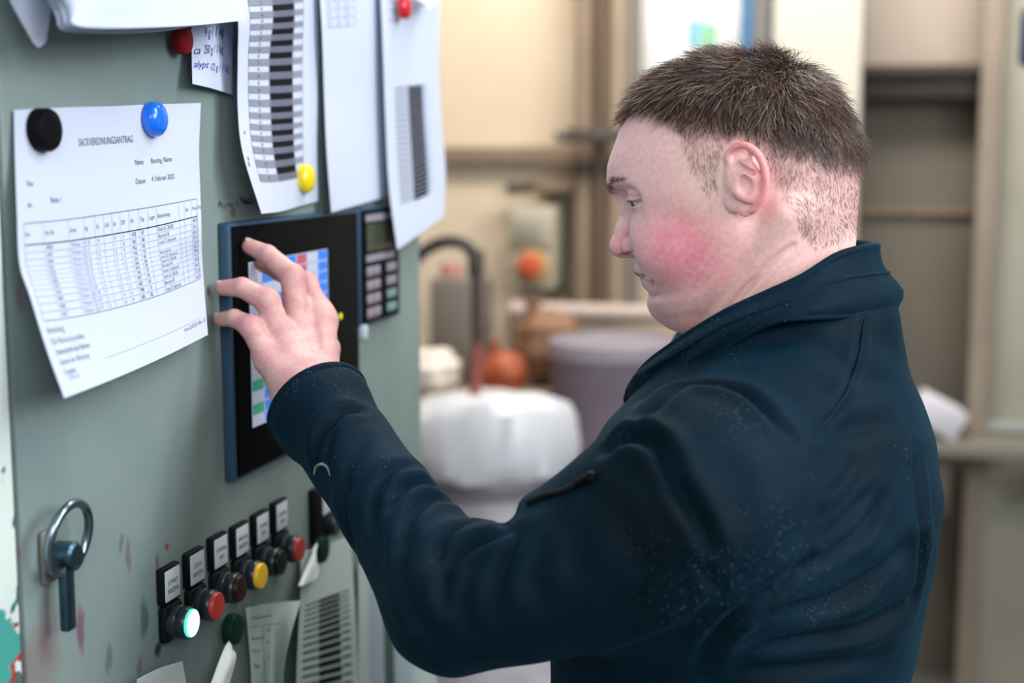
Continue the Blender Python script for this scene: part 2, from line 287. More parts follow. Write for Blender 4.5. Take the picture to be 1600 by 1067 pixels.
# ------------------------------------------------------------------ control cabinet
M_cab = mat('cabinet_paint', '8a9086', 0.42, spec=0.45)
def cabinet_shader(m):
    """grey-green enamel, hammered relief, grime and paint spots that stay put on the door"""
    nt = m.node_tree; b = nt.nodes['Principled BSDF']; L = nt.links.new
    tc = nt.nodes.new('ShaderNodeTexCoord')
    n1 = nt.nodes.new('ShaderNodeTexNoise'); n1.inputs['Scale'].default_value = 3.2; n1.inputs['Detail'].default_value = 6; L(tc.outputs['Object'], n1.inputs['Vector'])
    r = nt.nodes.new('ShaderNodeValToRGB'); r.color_ramp.elements[0].position = 0.32; r.color_ramp.elements[1].position = 0.7
    r.color_ramp.elements[0].color = lin('68797a'); r.color_ramp.elements[1].color = lin('82938f'); L(n1.outputs['Fac'], r.inputs['Fac'])
    cur = r.outputs['Color']
    n3 = nt.nodes.new('ShaderNodeTexNoise'); n3.inputs['Scale'].default_value = 45; n3.inputs['Detail'].default_value = 4; L(tc.outputs['Object'], n3.inputs['Vector'])
    dv = nt.nodes.new('ShaderNodeVectorMath'); dv.operation = 'SCALE'; dv.inputs['Scale'].default_value = 0.014; L(n3.outputs['Color'], dv.inputs[0])
    wv = nt.nodes.new('ShaderNodeVectorMath'); wv.operation = 'ADD'; L(tc.outputs['Object'], wv.inputs[0]); L(dv.outputs[0], wv.inputs[1])
    spots = [((20, 862), .010, .016, '8a2f6a', .75), ((126, 985), .006, .022, '6d2c55', .7), ((30, 465), .006, .012, '7a4a58', .5), ((247, 850+30), .004, .010, '4c2f30', .55), ((225, 965), .007, .020, '1c3a36', .6),
             ((246, 1018), .007, .008, '10201f', .9), ((200, 870), .005, .014, '5d3438', .5), ((262, 852), .004, .003, '7a2020', .8), ((190, 850), .004, .008, '3a4a44', .5), ((325, 452), .0025, .006, '8a1f26', .9),
             ((365, 333), .006, .004, '6d2c34', .5), ((75, 985), .018, .03, '6a3f4a', .30), ((60, 1040), .03, .03, '6d3a42', .35), ((170, 1030), .006, .014, '33413a', .5), ((218, 1040), .005, .01, '4a3130', .5)]
    for (q, ry, rz, c, k) in spots:
        p = pan(*q); s = nt.nodes.new('ShaderNodeVectorMath'); s.operation = 'SUBTRACT'; L(wv.outputs[0], s.inputs[0]); s.inputs[1].default_value = (p[0]+.007, p[1]+.007, p[2]+.007)
        d = nt.nodes.new('ShaderNodeVectorMath'); d.operation = 'DIVIDE'; L(s.outputs[0], d.inputs[0]); d.inputs[1].default_value = (0.05, ry, rz)
        ln = nt.nodes.new('ShaderNodeVectorMath'); ln.operation = 'LENGTH'; L(d.outputs[0], ln.inputs[0])
        mr = nt.nodes.new('ShaderNodeMapRange'); mr.inputs['From Min'].default_value = 1.15; mr.inputs['From Max'].default_value = 0.55; mr.inputs['To Max'].default_value = k; L(ln.outputs['Value'], mr.inputs['Value'])
        mx = nt.nodes.new('ShaderNodeMixRGB'); L(mr.outputs[0], mx.inputs['Fac']); L(cur, mx.inputs['Color1']); mx.inputs['Color2'].default_value = lin(c); cur = mx.outputs[0]
    L(cur, b.inputs['Base Color'])
    n2 = nt.nodes.new('ShaderNodeTexNoise'); n2.inputs['Scale'].default_value = 420; n2.inputs['Detail'].default_value = 2; L(tc.outputs['Object'], n2.inputs['Vector'])
    bp = nt.nodes.new('ShaderNodeBump'); bp.inputs['Strength'].default_value = 0.22; bp.inputs['Distance'].default_value = 0.0012; L(n2.outputs['Fac'], bp.inputs['Height']); L(bp.outputs['Normal'], b.inputs['Normal'])
cabinet_shader(M_cab)
YL = float(pan(13, 533)[1]); YR = float(pan(659, 600)[1])
cab = empty('control_cabinet', (XP-0.3, (YL+YR)/2, 0), 'grey green steel control cabinet covered in pinned papers', 'cabinet')
b = MB(); b.box((XP-0.55, YL+0.002, 0.0), (XP-0.025, YR, 2.25), 0.006); b.build('carcass', M_cab, cab)
b = MB(); b.box((XP-0.022, YL+0.004, 0.06), (XP, YR-0.002, 2.22), 0.004); b.build('door', M_cab, cab)
M_cab2 = mat('side_cabinet_paint', 'd6e2df', 0.5, noise=('c6d5d0', 3, 0.3))
def splat_shader(m):
    nt = m.node_tree; b = nt.nodes['Principled BSDF']; L = nt.links.new; tc = nt.nodes.new('ShaderNodeTexCoord'); cur = b.inputs['Base Color'].links[0].from_socket
    geo = nt.nodes.new('ShaderNodeSeparateXYZ'); L(tc.outputs['Object'], geo.inputs[0])
    for sc, lo, c in ((38, .52, '1f6a66'), (70, .60, 'a5262c'), (30, .55, '3f9a90')):
        n = nt.nodes.new('ShaderNodeTexNoise'); n.inputs['Scale'].default_value = sc; n.inputs['Detail'].default_value = 3
        mp = nt.nodes.new('ShaderNodeMapping'); mp.inputs['Location'].default_value = (sc, lo*10, 1.3); L(tc.outputs['Object'], mp.inputs[0]); L(mp.outputs[0], n.inputs['Vector'])
        z = nt.nodes.new('ShaderNodeMapRange'); L(geo.outputs['Z'], z.inputs['Value']); z.inputs['From Min'].default_value = 1.35; z.inputs['From Max'].default_value = 1.29; z.inputs['To Min'].default_value = -0.2; z.inputs['To Max'].default_value = 0.0
        ad = nt.nodes.new('ShaderNodeMath'); ad.operation = 'ADD'; L(n.outputs['Fac'], ad.inputs[0]); L(z.outputs[0], ad.inputs[1])
        g = nt.nodes.new('ShaderNodeMapRange'); L(ad.outputs[0], g.inputs['Value']); g.inputs['From Min'].default_value = lo-.06; g.inputs['From Max'].default_value = lo-.02
        mx = nt.nodes.new('ShaderNodeMixRGB'); L(g.outputs[0], mx.inputs['Fac']); L(cur, mx.inputs['Color1']); mx.inputs['Color2'].default_value = lin(c); cur = mx.outputs[0]
    L(cur, b.inputs['Base Color'])
splat_shader(M_cab2)
sc_ = empty('side_cabinet', (XP-0.3, YL-0.3, 0), 'pale cabinet edge with teal and red paint splashes beside the grey green one', 'cabinet')
b = MB(); b.box((XP-0.55, YL-0.7, 0), (XP-0.02, YL-0.004, 2.25), 0.006); b.build('carcass', M_cab2, sc_)
b = MB(); b.box((XP-0.018, YL-0.69, 0.06), (XP+0.004, YL-0.006, 2.22), 0.004); b.build('door', M_cab2, sc_)
# ------------------------------------------------------------------ touch panel
M_black = mat('panel_black', '05070a', 0.55, spec=0.06); M_blueedge = mat('panel_edge', '2a4a63', 0.42)
T0 = pan(352, 752)[1:]; y0 = float(pan(339, 348)[1]); y1 = float(pan(543, 330)[1]); z1 = float(pan(340, 348)[2]); z0 = float(pan(353, 752)[2])
tp = empty('touch_panel', (XP, (y0+y1)/2, z0), 'black touch screen panel with a coloured field display on the cabinet', 'touch screen')
OFF = 0.013
def prect(b, ya, yb_, za, zb_, o0, o1, bev=0.0, mi=0): b.box((XP+o0, ya, za), (XP+o1, yb_, zb_), bev, mi)
b = MB(); prect(b, y0, y1, z0, z1, 0.0005, OFF-0.0015, 0.002); b.build('housing', M_blueedge, tp)
b = MB(); prect(b, y0+0.005, y1-0.002, z0+0.004, z1-0.004, OFF-0.003, OFF, 0.0012); b.build('bezel', M_black, tp)
sy0, sy1 = float(pan(388, 412, OFF)[1]), float(pan(511, 389, OFF)[1]); sz0, sz1 = float(pan(396, 668, OFF)[2]), float(pan(388, 410, OFF)[2])
b = MB(); prect(b, sy0, sy1, sz0, sz1, OFF-0.001, OFF+0.0004); b.build('screen', mat('screen_base', 'a9b4cc', 0.25, emit=('93a6c8', 0.28)), tp)
cols = {'b': ('2f74d8', .5), 'g': ('2f9d74', .35), 'w': ('b4bdd2', .3), 'r': ('b0566c', .35), 'd': ('1f5cae', .4)}
MS = {k: mat('screen_'+k, v[0], 0.3, emit=(v[0], v[1]*.7)) for k, v in cols.items()}
grid = ["wbwbrwb", "wbwbrwb", "wwwbrwb", "wgbwwwb", "wwbbrbb", "gwgbwwb", "rwgrbbb", "gwrgbbb", "wwbwbbw", "wbbwbwb", "gbbwbbb", "wbwbbwb", "gbbwbbb", "wbbwbbb"]
cw = (sy1-sy0)/7; ch = (sz1-sz0)/len(grid)
for j, row in enumerate(grid):
    for i, c in enumerate(row):
        b = MB(); prect(b, sy0+i*cw+cw*.05, sy0+(i+1)*cw-cw*.05, sz1-(j+1)*ch+ch*.07, sz1-j*ch-ch*.07, OFF, OFF+0.0006); b.build('screen_field', MS[c], tp)
b = MB(); p = pan(532, 494, OFF); b.lathe([(0.0034, OFF-.002), (0.0034, OFF+.0006), (0.002, OFF+.0012)], 'x', (XP, p[1], p[2]), 16); b.build('status_light', mat('led_yellow', 'd8d820', 0.3, emit=('e0e020', .6)), tp)
# ------------------------------------------------------------------ keypad terminal
ky0, ky1 = float(pan(546, 332)[1]), float(pan(609, 318)[1]); kz1 = z1; kz0 = float(pan(610, 497)[2])+0.004
kt = empty('keypad_terminal', (XP, (ky0+ky1)/2, kz0), 'small black keypad terminal right of the touch screen', 'keypad')
b = MB(); prect(b, ky0, ky1, kz0, kz1, 0.0005, 0.011, 0.002); b.build('housing', M_blueedge, kt)
b = MB(); prect(b, ky0+.006, ky1-.002, kz0+.003, kz1-.003, 0.009, 0.0125, 0.001); b.build('face', M_black, kt)
kw = ky1-ky0; kh = kz1-kz0
b = MB(); prect(b, ky0+kw*.16, ky1-kw*.2, kz0+kh*.63, kz0+kh*.86, .012, .0132); b.build('display', mat('lcd_olive', '3d4434', 0.25), kt)
M_keyp = mat('key_grey', '8b8594', 0.5); M_keyr = mat('key_red', '6a2f45', 0.5); M_keyg = mat('key_green', '6f8f8c', 0.5)
for k_ in (.88, .54): b = MB(); prect(b, ky0+kw*.14, ky1-kw*.16, kz0+kh*k_, kz0+kh*(k_+.06), .0122, .0132); b.build('label_strip', M_keyp, kt)
for j in range(4):
    za = kz0+kh*(.07+.118*j)
    for (u0, u1, m) in ((.14, .29, M_keyp), (.31, .46, M_keyp), (.64, .74, M_keyg if j < 2 else M_keyp), (.76, .87, M_keyg if j < 2 else M_keyp)):
        b = MB(); prect(b, ky0+kw*u0, ky0+kw*u1, za, za+kh*.075, .0122, .0142, .0006); b.build('key', m, kt)
    b = MB(); prect(b, ky0+kw*.14, ky0+kw*.46, za-kh*.022, za-kh*.006, .0122, .0128); b.build('key_line', M_keyr, kt)
b = MB(); p = pan(553, 518); prect(b, p[1]-.006, p[1]+.006, p[2]-.008, p[2]+.008, .0005, .016, .002); tag(b.build('port_cover', mat('port_white', 'b9c9d2', 0.4), kt), 'white port cover')
# ------------------------------------------------------------------ text
_tc = {}
def text_mesh(s, shear=0.0):
    k = (s, shear)
    if k not in _tc:
        c = bpy.data.curves.new('text', 'FONT'); c.body = s; c.resolution_u = 2; c.shear = shear; c.align_x = 'LEFT'; c.fill_mode = 'FRONT'
        o = bpy.data.objects.new('text', c); COL.objects.link(o); dg = bpy.context.evaluated_depsgraph_get(); e = o.evaluated_get(dg); me = e.to_mesh()
        V = np.array([v.co[:2] for v in me.vertices]).reshape(-1, 2); F = [tuple(q.vertices) for q in me.polygons]; e.to_mesh_clear()
        bpy.data.objects.remove(o); bpy.data.curves.remove(c); _tc[k] = (V, F)
    return _tc[k]
def text_on_panel(b, s, y, z, h, off, mi=0, center=False, wmax=None, rot=0.0, shear=0.0):
    V, F = text_mesh(s, shear)
    if len(V) == 0: return
    V = V*h/0.7; w = V[:, 0].max()
    if wmax and w > wmax: V = V*np.array([wmax/w, 1]); w = wmax
    if center: V = V-np.array([w/2, 0])
    c, d = math.cos(rot), math.sin(rot)
    b.add([(XP+off, y+c*p[0]-d*p[1], z+d*p[0]+c*p[1]) for p in V], F, mi)
M_ink = mat('ink', '14161c', 0.5); M_inkblue = mat('ink_blue', '2b3f9a', 0.5); M_marker = mat('marker', '0c1c1e', 0.5)
b = MB(); x_ = 0; p = pan(340, 325); p2 = pan(365, 320); q = pan(400, 318)
for i, (s, h) in enumerate((('P', .0085), ('a', .008), ('s', .007), ('s', .007), ('w', .0065), ('o', .0065), ('r', .007), ('t', .010), (':', .007), ('6', .0105), ('4', .0095), ('2', .009), ('0', .009), ('0', .009), ('7', .008))):
    k = i/14.0; kk = 0.0 if i < 9 else 0.12
    y = p[1]+(q[1]-p[1])*k*0.92; z = p[2]+0.001*math.sin(i*2.3)+(0.001 if i > 8 else 0)
    text_on_panel(b, s, y, z, h*.74, .0006, 0, False, None, 0.10*math.sin(i*1.7), 0.2)
for s in ((375, 310, 392, 318),): 
    a_, c_ = pan(s[0], s[1], .0008), pan(s[2], s[3], .0008); b.tube([a_, c_], .0008, 6)
tag(b.build('handwriting', M_marker, cab), kind='stuff')
# ------------------------------------------------------------------ push buttons
M_btn = mat('button_black', '0a0d11', 0.4, spec=0.2); M_ring = mat('button_ring', '2a333b', 0.3, 0.4); M_lab = mat('label_white', 'b9c6ce', 0.5)
caps = {'lit': mat('cap_lit', 'd8fff0', 0.25, emit=('d8fff2', 2.6)), 'red': mat('cap_red', 'b0322c', 0.4), 'dark_red': mat('cap_dark_red', '260c11', 0.4, spec=.2), 'yellow': mat('cap_yellow', 'e0b418', 0.4), 'black': mat('cap_black', '0a0d11', 0.35, spec=.15), 'halo': mat('cap_halo', '3fd8b0', 0.25, emit=('38d8b4', 1.1)), 'red2': mat('cap_red_far', 'a32b30', 0.4)}
def push_button(q, words, cap, label):
    """q: pixel of the label plate's middle"""
    p = pan(*q, .004); o = empty('push_button', (XP, p[1], p[2]-.034), label, 'button', 'signal buttons in the cabinet row')
    y, z = float(p[1]), float(p[2])
    b = MB(); b.box((XP+.0005, y-.0155, z-.0165), (XP+.008, y+.0155, z+.0165), .002); hl = b.build('label_holder', M_btn, o)
    b = MB(); b.box((XP+.0075, y-.0132, z-.0138), (XP+.0086, y+.0132, z+.0138), .0008); lp = b.build('label_plate', M_lab, hl); lp.matrix_parent_inverse = Matrix()
    b = MB()
    for i, s in enumerate(words): text_on_panel(b, s, y, z+.0005-.0075*i, .0042, .0089, 0, True, .021)
    pr = tag(b.build('print', M_ink, hl), kind='stuff'); pr.matrix_parent_inverse = Matrix()
    zc = z-.0345
    b = MB(); b.box((XP+.0005, y-.0155, zc-.017), (XP+.010, y+.0155, zc+.0175), .004); b.build('housing', M_btn, o)
    b = MB(); b.lathe([(.0148, .009), (.0148, .014), (.0138, .015), (.0138, .017), (.0146, .018), (.0146, .023), (.0135, .0245), (.0115, .0245)], 'x', (XP, y, zc), 32); b.build('collar', M_ring, o)
    b = MB(); h = .027 if cap == 'lit' else .0285
    b.lathe([(.0125, .020), (.0125, h-.001), (.0117, h), (.006, h+.0004), (.0001, h+.0005)], 'x', (XP, y, zc), 32); k_ = b.build('cap', [caps[cap], caps['halo']] if cap == 'lit' else caps[cap], o)
    if cap == 'lit':
        for q_ in k_.data.polygons: q_.material_index = int(math.hypot(q_.center.y-y, q_.center.z-zc) > .0105)
    return o
push_button((263, 911), ('START', 'BEIZEN'), 'lit', 'first push button of the row, its cap lit bright green white')
push_button((302, 886), ('STOP', 'BEIZEN'), 'red', 'push button with a bright red cap next to the lit one')
push_button((339, 861), ('STÖRUNG', 'RES'), 'dark_red', 'push button with a dark maroon cap left of the yellow one')
push_button((373, 843), ('ABSAUG', 'BEIZEN'), 'yellow', 'push button with a yellow cap')
push_button((405, 824), ('PUMPE', 'EIN'), 'black', 'push button with a black cap')
push_button((435, 805), ('PUMPE', 'AUS'), 'red2', 'last push button of the row, red cap nearest the sleeve')
# small switch half hidden by the sleeve
p = pan(492, 800); o = empty('rotary_switch', (XP, p[1], p[2]-.03), 'small black switch with a white label tucked behind the sleeve', 'switch')
b = MB(); b.box((XP+.0005, p[1]-.02, p[2]-.032), (XP+.012, p[1]+.04, p[2]+.03), .003); b.build('housing', M_btn, o)
b = MB(); b.box((XP+.0115, p[1]-.006, p[2]-.002), (XP+.013, p[1]+.03, p[2]+.024), .001); b.build('label_plate', M_lab, o)
b = MB(); b.lathe([(.012, .011), (.012, .02), (.010, .022)], 'x', (XP, p[1]+.012, p[2]-.017), 24); b.build('knob', M_ring, o)
# ------------------------------------------------------------------ latch with ring
M_chrome = mat('latch_metal', '7e929c', 0.22, 0.95); M_chrome2 = mat('latch_dark', '46606e', 0.3, 0.9)
p = pan(90, 868); la = empty('door_latch', (XP, p[1], p[2]), 'metal ring latch with a long lever on the cabinet door', 'latch')
b = MB(); q = pan(66, 872); b.box((XP+.0005, q[1]-.006, q[2]-.020), (XP+.006, q[1]+.014, q[2]+.022), .003); b.build('base_plate', mat('latch_plate', '8f8f8c', 0.4, 0.6), la)
b = MB(); q = pan(80, 868); b.lathe([(.012, .003), (.012, .012), (.0095, .014), (.0095, .022), (.007, .024)], 'x', (XP, q[1], q[2]), 24); b.build('barrel', M_chrome2, la)
cy, cz = pan(108, 841, .022)[1:]
b = MB(); R_ = .0265
b.tube([(XP+.022+.004*math.sin(a), cy+R_*math.cos(a), cz+R_*math.sin(a)) for a in np.linspace(0, 2*math.pi, 48, endpoint=False)], .0036, 12, closed=True); b.build('ring', M_chrome, la)
b = MB(); q = pan(103, 890, .018); r = pan(106, 985, .018); b.lathe([(.010, -.006), (.010, .008), (.008, .010)], 'x', (q[0], q[1], q[2]+.012), 20)
b.box((q[0]-.004, q[1]-.006, r[2]), (q[0]+.004, q[1]+.006, q[2]+.02), .002); b.build('lever', M_chrome2, la)
# ------------------------------------------------------------------ papers
M_paper = mat('paper_white', 'bcc6da', 0.75, spec=0.2); M_paper2 = mat('paper_aged', 'a9b9b6', 0.75, spec=0.2, noise=('a9bab6', 9, .3))
M_pr = {'k': M_ink, 'x': mat('print_black', '0d1017', 0.7, spec=.1), 'g': mat('print_grey', '7d8496', 0.7), 'm': mat('print_mid', '5d6478', 0.7), 'l': mat('print_line', '646c84', 0.7), 'p': mat('print_pale', '97a3bd', 0.7), 'b': M_inkblue, 't': mat('print_teal', '34504f', 0.7), 'r': mat('red_speck', 'a3202a', .6)}
PKEYS = list(M_pr)
class Paper:
    def __init__(s, grid, wm, hm, name, label, m=None, cat='paper', group=None, thick=.0004, res=(28, 28)):
        G = np.array([[pan(*c) for c in row] for row in grid]); s.G = G; s.wm, s.hm = wm, hm
        s.root = empty(name, G.reshape(-1, 3).mean(0), label, cat, group); s.b = MB()
        nu, nv = res; uu, vv = np.meshgrid(np.linspace(0, 1, nu+1), np.linspace(0, 1, nv+1))
        P = s.at(uu.ravel(), vv.ravel()); N = s.nrm(uu.ravel(), vv.ravel()); k = (nu+1)*(nv+1)
        F = []; idx = lambda i, j: j*(nu+1)+i
        for j in range(nv):
            for i in range(nu): a = (idx(i, j), idx(i+1, j), idx(i+1, j+1), idx(i, j+1)); F.append(a); F.append(tuple(t+k for t in a[::-1]))
        for i in range(nu): F += [(idx(i+1, 0), idx(i, 0), idx(i, 0)+k, idx(i+1, 0)+k), (idx(i, nv), idx(i+1, nv), idx(i+1, nv)+k, idx(i, nv)+k)]
        for j in range(nv): F += [(idx(0, j), idx(0, j+1), idx(0, j+1)+k, idx(0, j)+k), (idx(nu, j+1), idx(nu, j), idx(nu, j)+k, idx(nu, j+1)+k)]
        b = MB(); b.add(np.concatenate([P, P-N*thick]), F, 0, True); b.build('sheet', m or M_paper, s.root)
    def at(s, u, v):
        nr, nc = s.G.shape[:2]; u = np.asarray(u, float); v = np.asarray(v, float)
        rows = np.stack([crom(s.G[r], u*(nc-1)) for r in range(nr)], 0)      # (nr, n, 3)
        t = np.clip(v*(nr-1), 0, nr-1); i = np.minimum(t.astype(int), nr-2); f = (t-i)[:, None]; n = np.arange(len(u))
        g = lambda j: rows[np.clip(j, 0, nr-1), n]
        a, b, c, d = g(i-1), g(i), g(i+1), g(i+2)
        a = np.where((i == 0)[:, None], 2*b-c, a); d = np.where((i == nr-2)[:, None], 2*c-b, d)
        return 0.5*((2*b)+(c-a)*f+(2*a-5*b+4*c-d)*f**2+(3*b-a-3*c+d)*f**3)
    def nrm(s, u, v):
        e = 2e-3; du = s.at(np.clip(u+e, 0, 1), v)-s.at(np.clip(u-e, 0, 1), v); dv = s.at(u, np.clip(v+e, 0, 1))-s.at(u, np.clip(v-e, 0, 1))
        n = np.cross(dv, du); n /= np.linalg.norm(n, axis=1)[:, None]+1e-12; return n*np.where(n[:, :1] < -0.3, -1, 1)
    def put(s, uv, F, k, lift=.0004):
        uv = np.asarray(uv, float); P = s.at(uv[:, 0], uv[:, 1])+s.nrm(uv[:, 0], uv[:, 1])*lift; s.b.add(P, F, PKEYS.index(k))
    def rect(s, u0, v0, u1, v1, k, lift=.0004, du=.06):
        n = max(1, int(abs(u1-u0)/du)); m = max(1, int(abs(v1-v0)/du)); uv = [(u0+(u1-u0)*i/n, v0+(v1-v0)*j/m) for j in range(m+1) for i in range(n+1)]
        s.put(uv, [(j*(n+1)+i, (j+1)*(n+1)+i, (j+1)*(n+1)+i+1, j*(n+1)+i+1) for j in range(m) for i in range(n)], k, lift)
    def hline(s, u0, u1, v, k='l', t=.0006): s.rect(u0, v-t/s.hm/2, u1, v+t/s.hm/2, k)
    def vline(s, v0, v1, u, k='l', t=.0006): s.rect(u-t/s.wm/2, v0, u+t/s.wm/2, v1, k)
    def text(s, t, u, v, h, k='k', wmax=None, shear=0.0, rot=0.0):
        V, F = text_mesh(t, shear)
        if len(V) == 0: return
        V = V*h/.7; w = V[:, 0].max()
        if wmax and w > wmax: V = V*np.array([wmax/w, 1])
        c, d = math.cos(rot), math.sin(rot); V = np.stack([c*V[:, 0]-d*V[:, 1], d*V[:, 0]+c*V[:, 1]], 1)
        s.put(np.stack([np.clip(u+V[:, 0]/s.wm, 0, 1), np.clip(v-V[:, 1]/s.hm, 0, 1)], 1), F, k, .0005)
    def done(s, name='print'):
        if s.b.v: tag(s.b.build(name, [M_pr[k] for k in PKEYS], s.root, auto=False), kind='stuff')
        return s.root
# --- the request form under the black and blue magnets
form = Paper([[(22, 172, .003), (95, 168, .003), (168, 166, .003), (240, 163, .003), (314, 161, .004)],
              [(24, 255, .006), (100, 250, .004), (172, 244, .003), (243, 238, .004), (311, 232, .006)],
              [(27, 335, .012), (103, 328, .008), (176, 318, .006), (246, 308, .006), (313, 297, .008)],
              [(31, 412, .018), (106, 405, .013), (180, 393, .010), (249, 378, .010), (315, 359, .014)],
              [(47, 462, .026), (118, 455, .020), (189, 443, .016), (256, 425, .013), (316, 404, .010)],
              [(73, 545, .040), (140, 530, .030), (205, 510, .023), (265, 488, .018), (320, 462, .014)],
              [(101, 622, .054), (163, 598, .042), (220, 574, .032), (274, 549, .026), (325, 523, .020)]], .297, .21,
             'request_form', 'printed request form sheet held by a black and a blue magnet')
form.text('SACKVEREDNUNGSANTRAG', .33, .125, .0052, 'l', .088)
for u, v, t in ((.63, .205, 'Name'), (.63, .275, 'Datum'), (.72, .205, 'Bearing, Name'), (.72, .272, '4. Februar 2022'), (.05, .245, 'Von'), (.05, .315, 'An'), (.17, .305, 'Beize 1')): form.text(t, u, v, .0042, 'm')
tx0, tx1, tv0 = .03, .975, .365
form.hline(tx0, tx1, tv0); form.hline(tx0, tx1, .435, 'k', .0008)
rows = [.435+.0265*i for i in range(13)]
for v in rows[1:]: form.hline(tx0, tx1, v, 'p' if v < rows[-1] else 'l', .0005)
cu = [.03, .13, .26, .34, .40, .445, .49, .535, .585, .64, .69, .74, .87, .90, .94, .975]
for u in cu: form.vline(tv0, rows[-1], u, 'p' if .03 < u < .97 else 'l', .0004)
heads = ['Pos', 'Art. Nr', 'Sorte', 'kg', 'St', 'Soll', 'Ist', 'Dif', 'Nr', 'Typ', 'Lager', 'Bemerkung', '', 'Nr', 'Preis', 'Platz']
for u, t in zip(cu, heads): form.text(t, u+.006, .408, .0032, 'm', .03)
r2 = random.Random(3)
for i, v in enumerate(rows[:-1]):
    vv = v+.021
    form.text('%d' % (4010+i*37), .14, vv, .0034, 'g' if i % 3 else 'm'); form.text('Weizen %d A %d' % (i+1, 20+i), .27, vv, .0034, 'p', .055)
    for u in (.41, .50, .545): form.text(str(r2.randint(1, 9)), u, vv, .0032, 'g')
    form.text(str(r2.randint(100, 990)), .595, vv, .0034, 'm'); form.text(str(r2.randint(10, 99)), .65, vv, .0034, 'm')
    if i != 3: form.text(['Sack G, 26/26', 'Bereich B', 'Lose Z abstand'][i % 3], .745, vv, .0033, 'm', .036)
    form.text('%d,%d' % (r2.randint(10, 60), i), .945, vv, .0034, 'm')
for i in range(5): form.text(['Bemerkung', 'Die Ware ist zu prüfen', 'Unterschrift des Fahrers', 'Datum der Abholung', 'Freigabe'][i], .03+.004*i, .79+.035*i, .0042, 'm' if i == 2 else 'g')
form.hline(.30, .95, .915, 'p', .0005); form.text('Seite 22.02.20 / Rev. 10', .83, .94, .0034, 'm'); form.text('Formular', .06, .95, .0036, 'p')
form.done()
# --- handwritten note
note = Paper([[(297, -30, .006), (330, -33, .006), (366, -36, .006)], [(299, 35, .008), (331, 32, .007), (365, 30, .006)], [(300, 90, .012), (332, 92, .009), (363, 94, .006)], [(301, 131, .016), (331, 138, .011), (363, 148, .006)]], .075, .13,
             'handwritten_note', 'small note with blue handwriting beside the dark red magnet')
for v, u, t in ((.47, .30, '9 g / 1 kg'), (.46+.17, .02, 'ca'), (.62, .28, '250 g / 1 kg'), (.78, .02, 'alypt :'), (.79, .44, '12 g / 1 kg')): note.text(t, u, v, .0105, 'b', .036, .35, .05)
note.done('handwriting')
# --- bundle curling out of the top left
st = 'loose white sheet of the thick bundle bulging out at the top left'
bund = empty('paper_bundle', pan(220, -20, .04), 'thick bundle of white sheets bulging out over the top left of the cabinet', 'papers')
for i, (dx, dy, of, m) in enumerate(((0, 0, .075, M_paper), (-14, 2, .060, M_paper), (-26, 8, .045, M_paper))):
    p_ = Paper([[(60+dx, -170, of*.3), (150+dx, -175, of*.3), (250+dx, -180, of*.3), (350, -185, of*.3)],
                [(68+dx, -100, of*.7), (160+dx, -105, of*.75), (260+dx, -110, of*.7), (360, -120, of*.5)],
                [(88+dx, -30, of), (178+dx, -28, of*1.05), (280+dx, -34, of*.9), (373, -45, of*.6)],
                [(108+dx*.8, 18+dy, of*.95), (132+dx*.8, 42+dy, of*1.1), (280+dx, 41+dy, of*1.0), (384+dx*.2, 32-dy, of*.75)]], .297, .21, 'tmp', None, m)
    sh = p_.root.children[0]; sh.parent = bund; sh.matrix_parent_inverse = Matrix.Translation(-bund.location); bpy.data.objects.remove(p_.root)
    sh.name = 'sheet'
# --- narrow curled sheet hanging at the far top left
Paper([[(-20, -120, .02), (20, -120, .03), (66, -125, .02)], [(-6, -60, .02), (26, -50, .022), (58, -60, .018)], [(16, 0, .024), (46, 4, .028), (80, -4, .022)], [(52, 66, .03), (61, 74, .03), (72, 66, .028)]], .08, .2,
      'curled_sheet', 'pointed white paper corner hanging left of the thick bundle').done()
# --- striped chart with the yellow magnet
chart = Paper([[(352, -60, .02), (400, -62, .012), (450, -64, .006), (500, -66, .004)], [(371, 20, .03), (418, 18, .016), (458, 15, .008), (497, 10, .004)], [(372, 90, .026), (412, 90, .012), (455, 88, .005), (497, 84, .003)],
               [(372, 170, .024), (414, 172, .011), (456, 170, .005), (496, 164, .003)], [(380, 240, .030), (420, 244, .015), (458, 240, .006), (495, 230, .003)], [(409, 334, .036), (440, 330, .020), (468, 322, .008), (498, 314, .004)]], .21, .30,
              'striped_chart', 'sheet with a dark striped table held by the yellow magnet')
N = 34; v0, v1 = .02, .895; hh = (v1-v0)/N
for i in range(N):
    a, c = v0+i*hh, v0+(i+1)*hh
    if i % 2: chart.rect(.13, a, .40, c, 'g'); chart.rect(.40, a, .68, c, 'm'); chart.rect(.68, a, .80, c, 'g')
    else: chart.rect(.40, a, .68, c, 'x')
    chart.hline(.13, .40, a, 'l', .0007); chart.text(str(12+i*2), .25, c-.006, .0038, 'k', lift if False else None)
    if i % 2:
        for u in (.45, .53, .61): chart.text(str((i*7) % 9), u, c-.006, .0034, 'k')
for u in (.13, .40, .68, .80): chart.vline(v0, v1, u, 'l', .0007)
for u, v in ((.05, .70), (.04, .81), (.03, .83)): chart.rect(u, v, u+.012, v+.014, 'r')
chart.done()
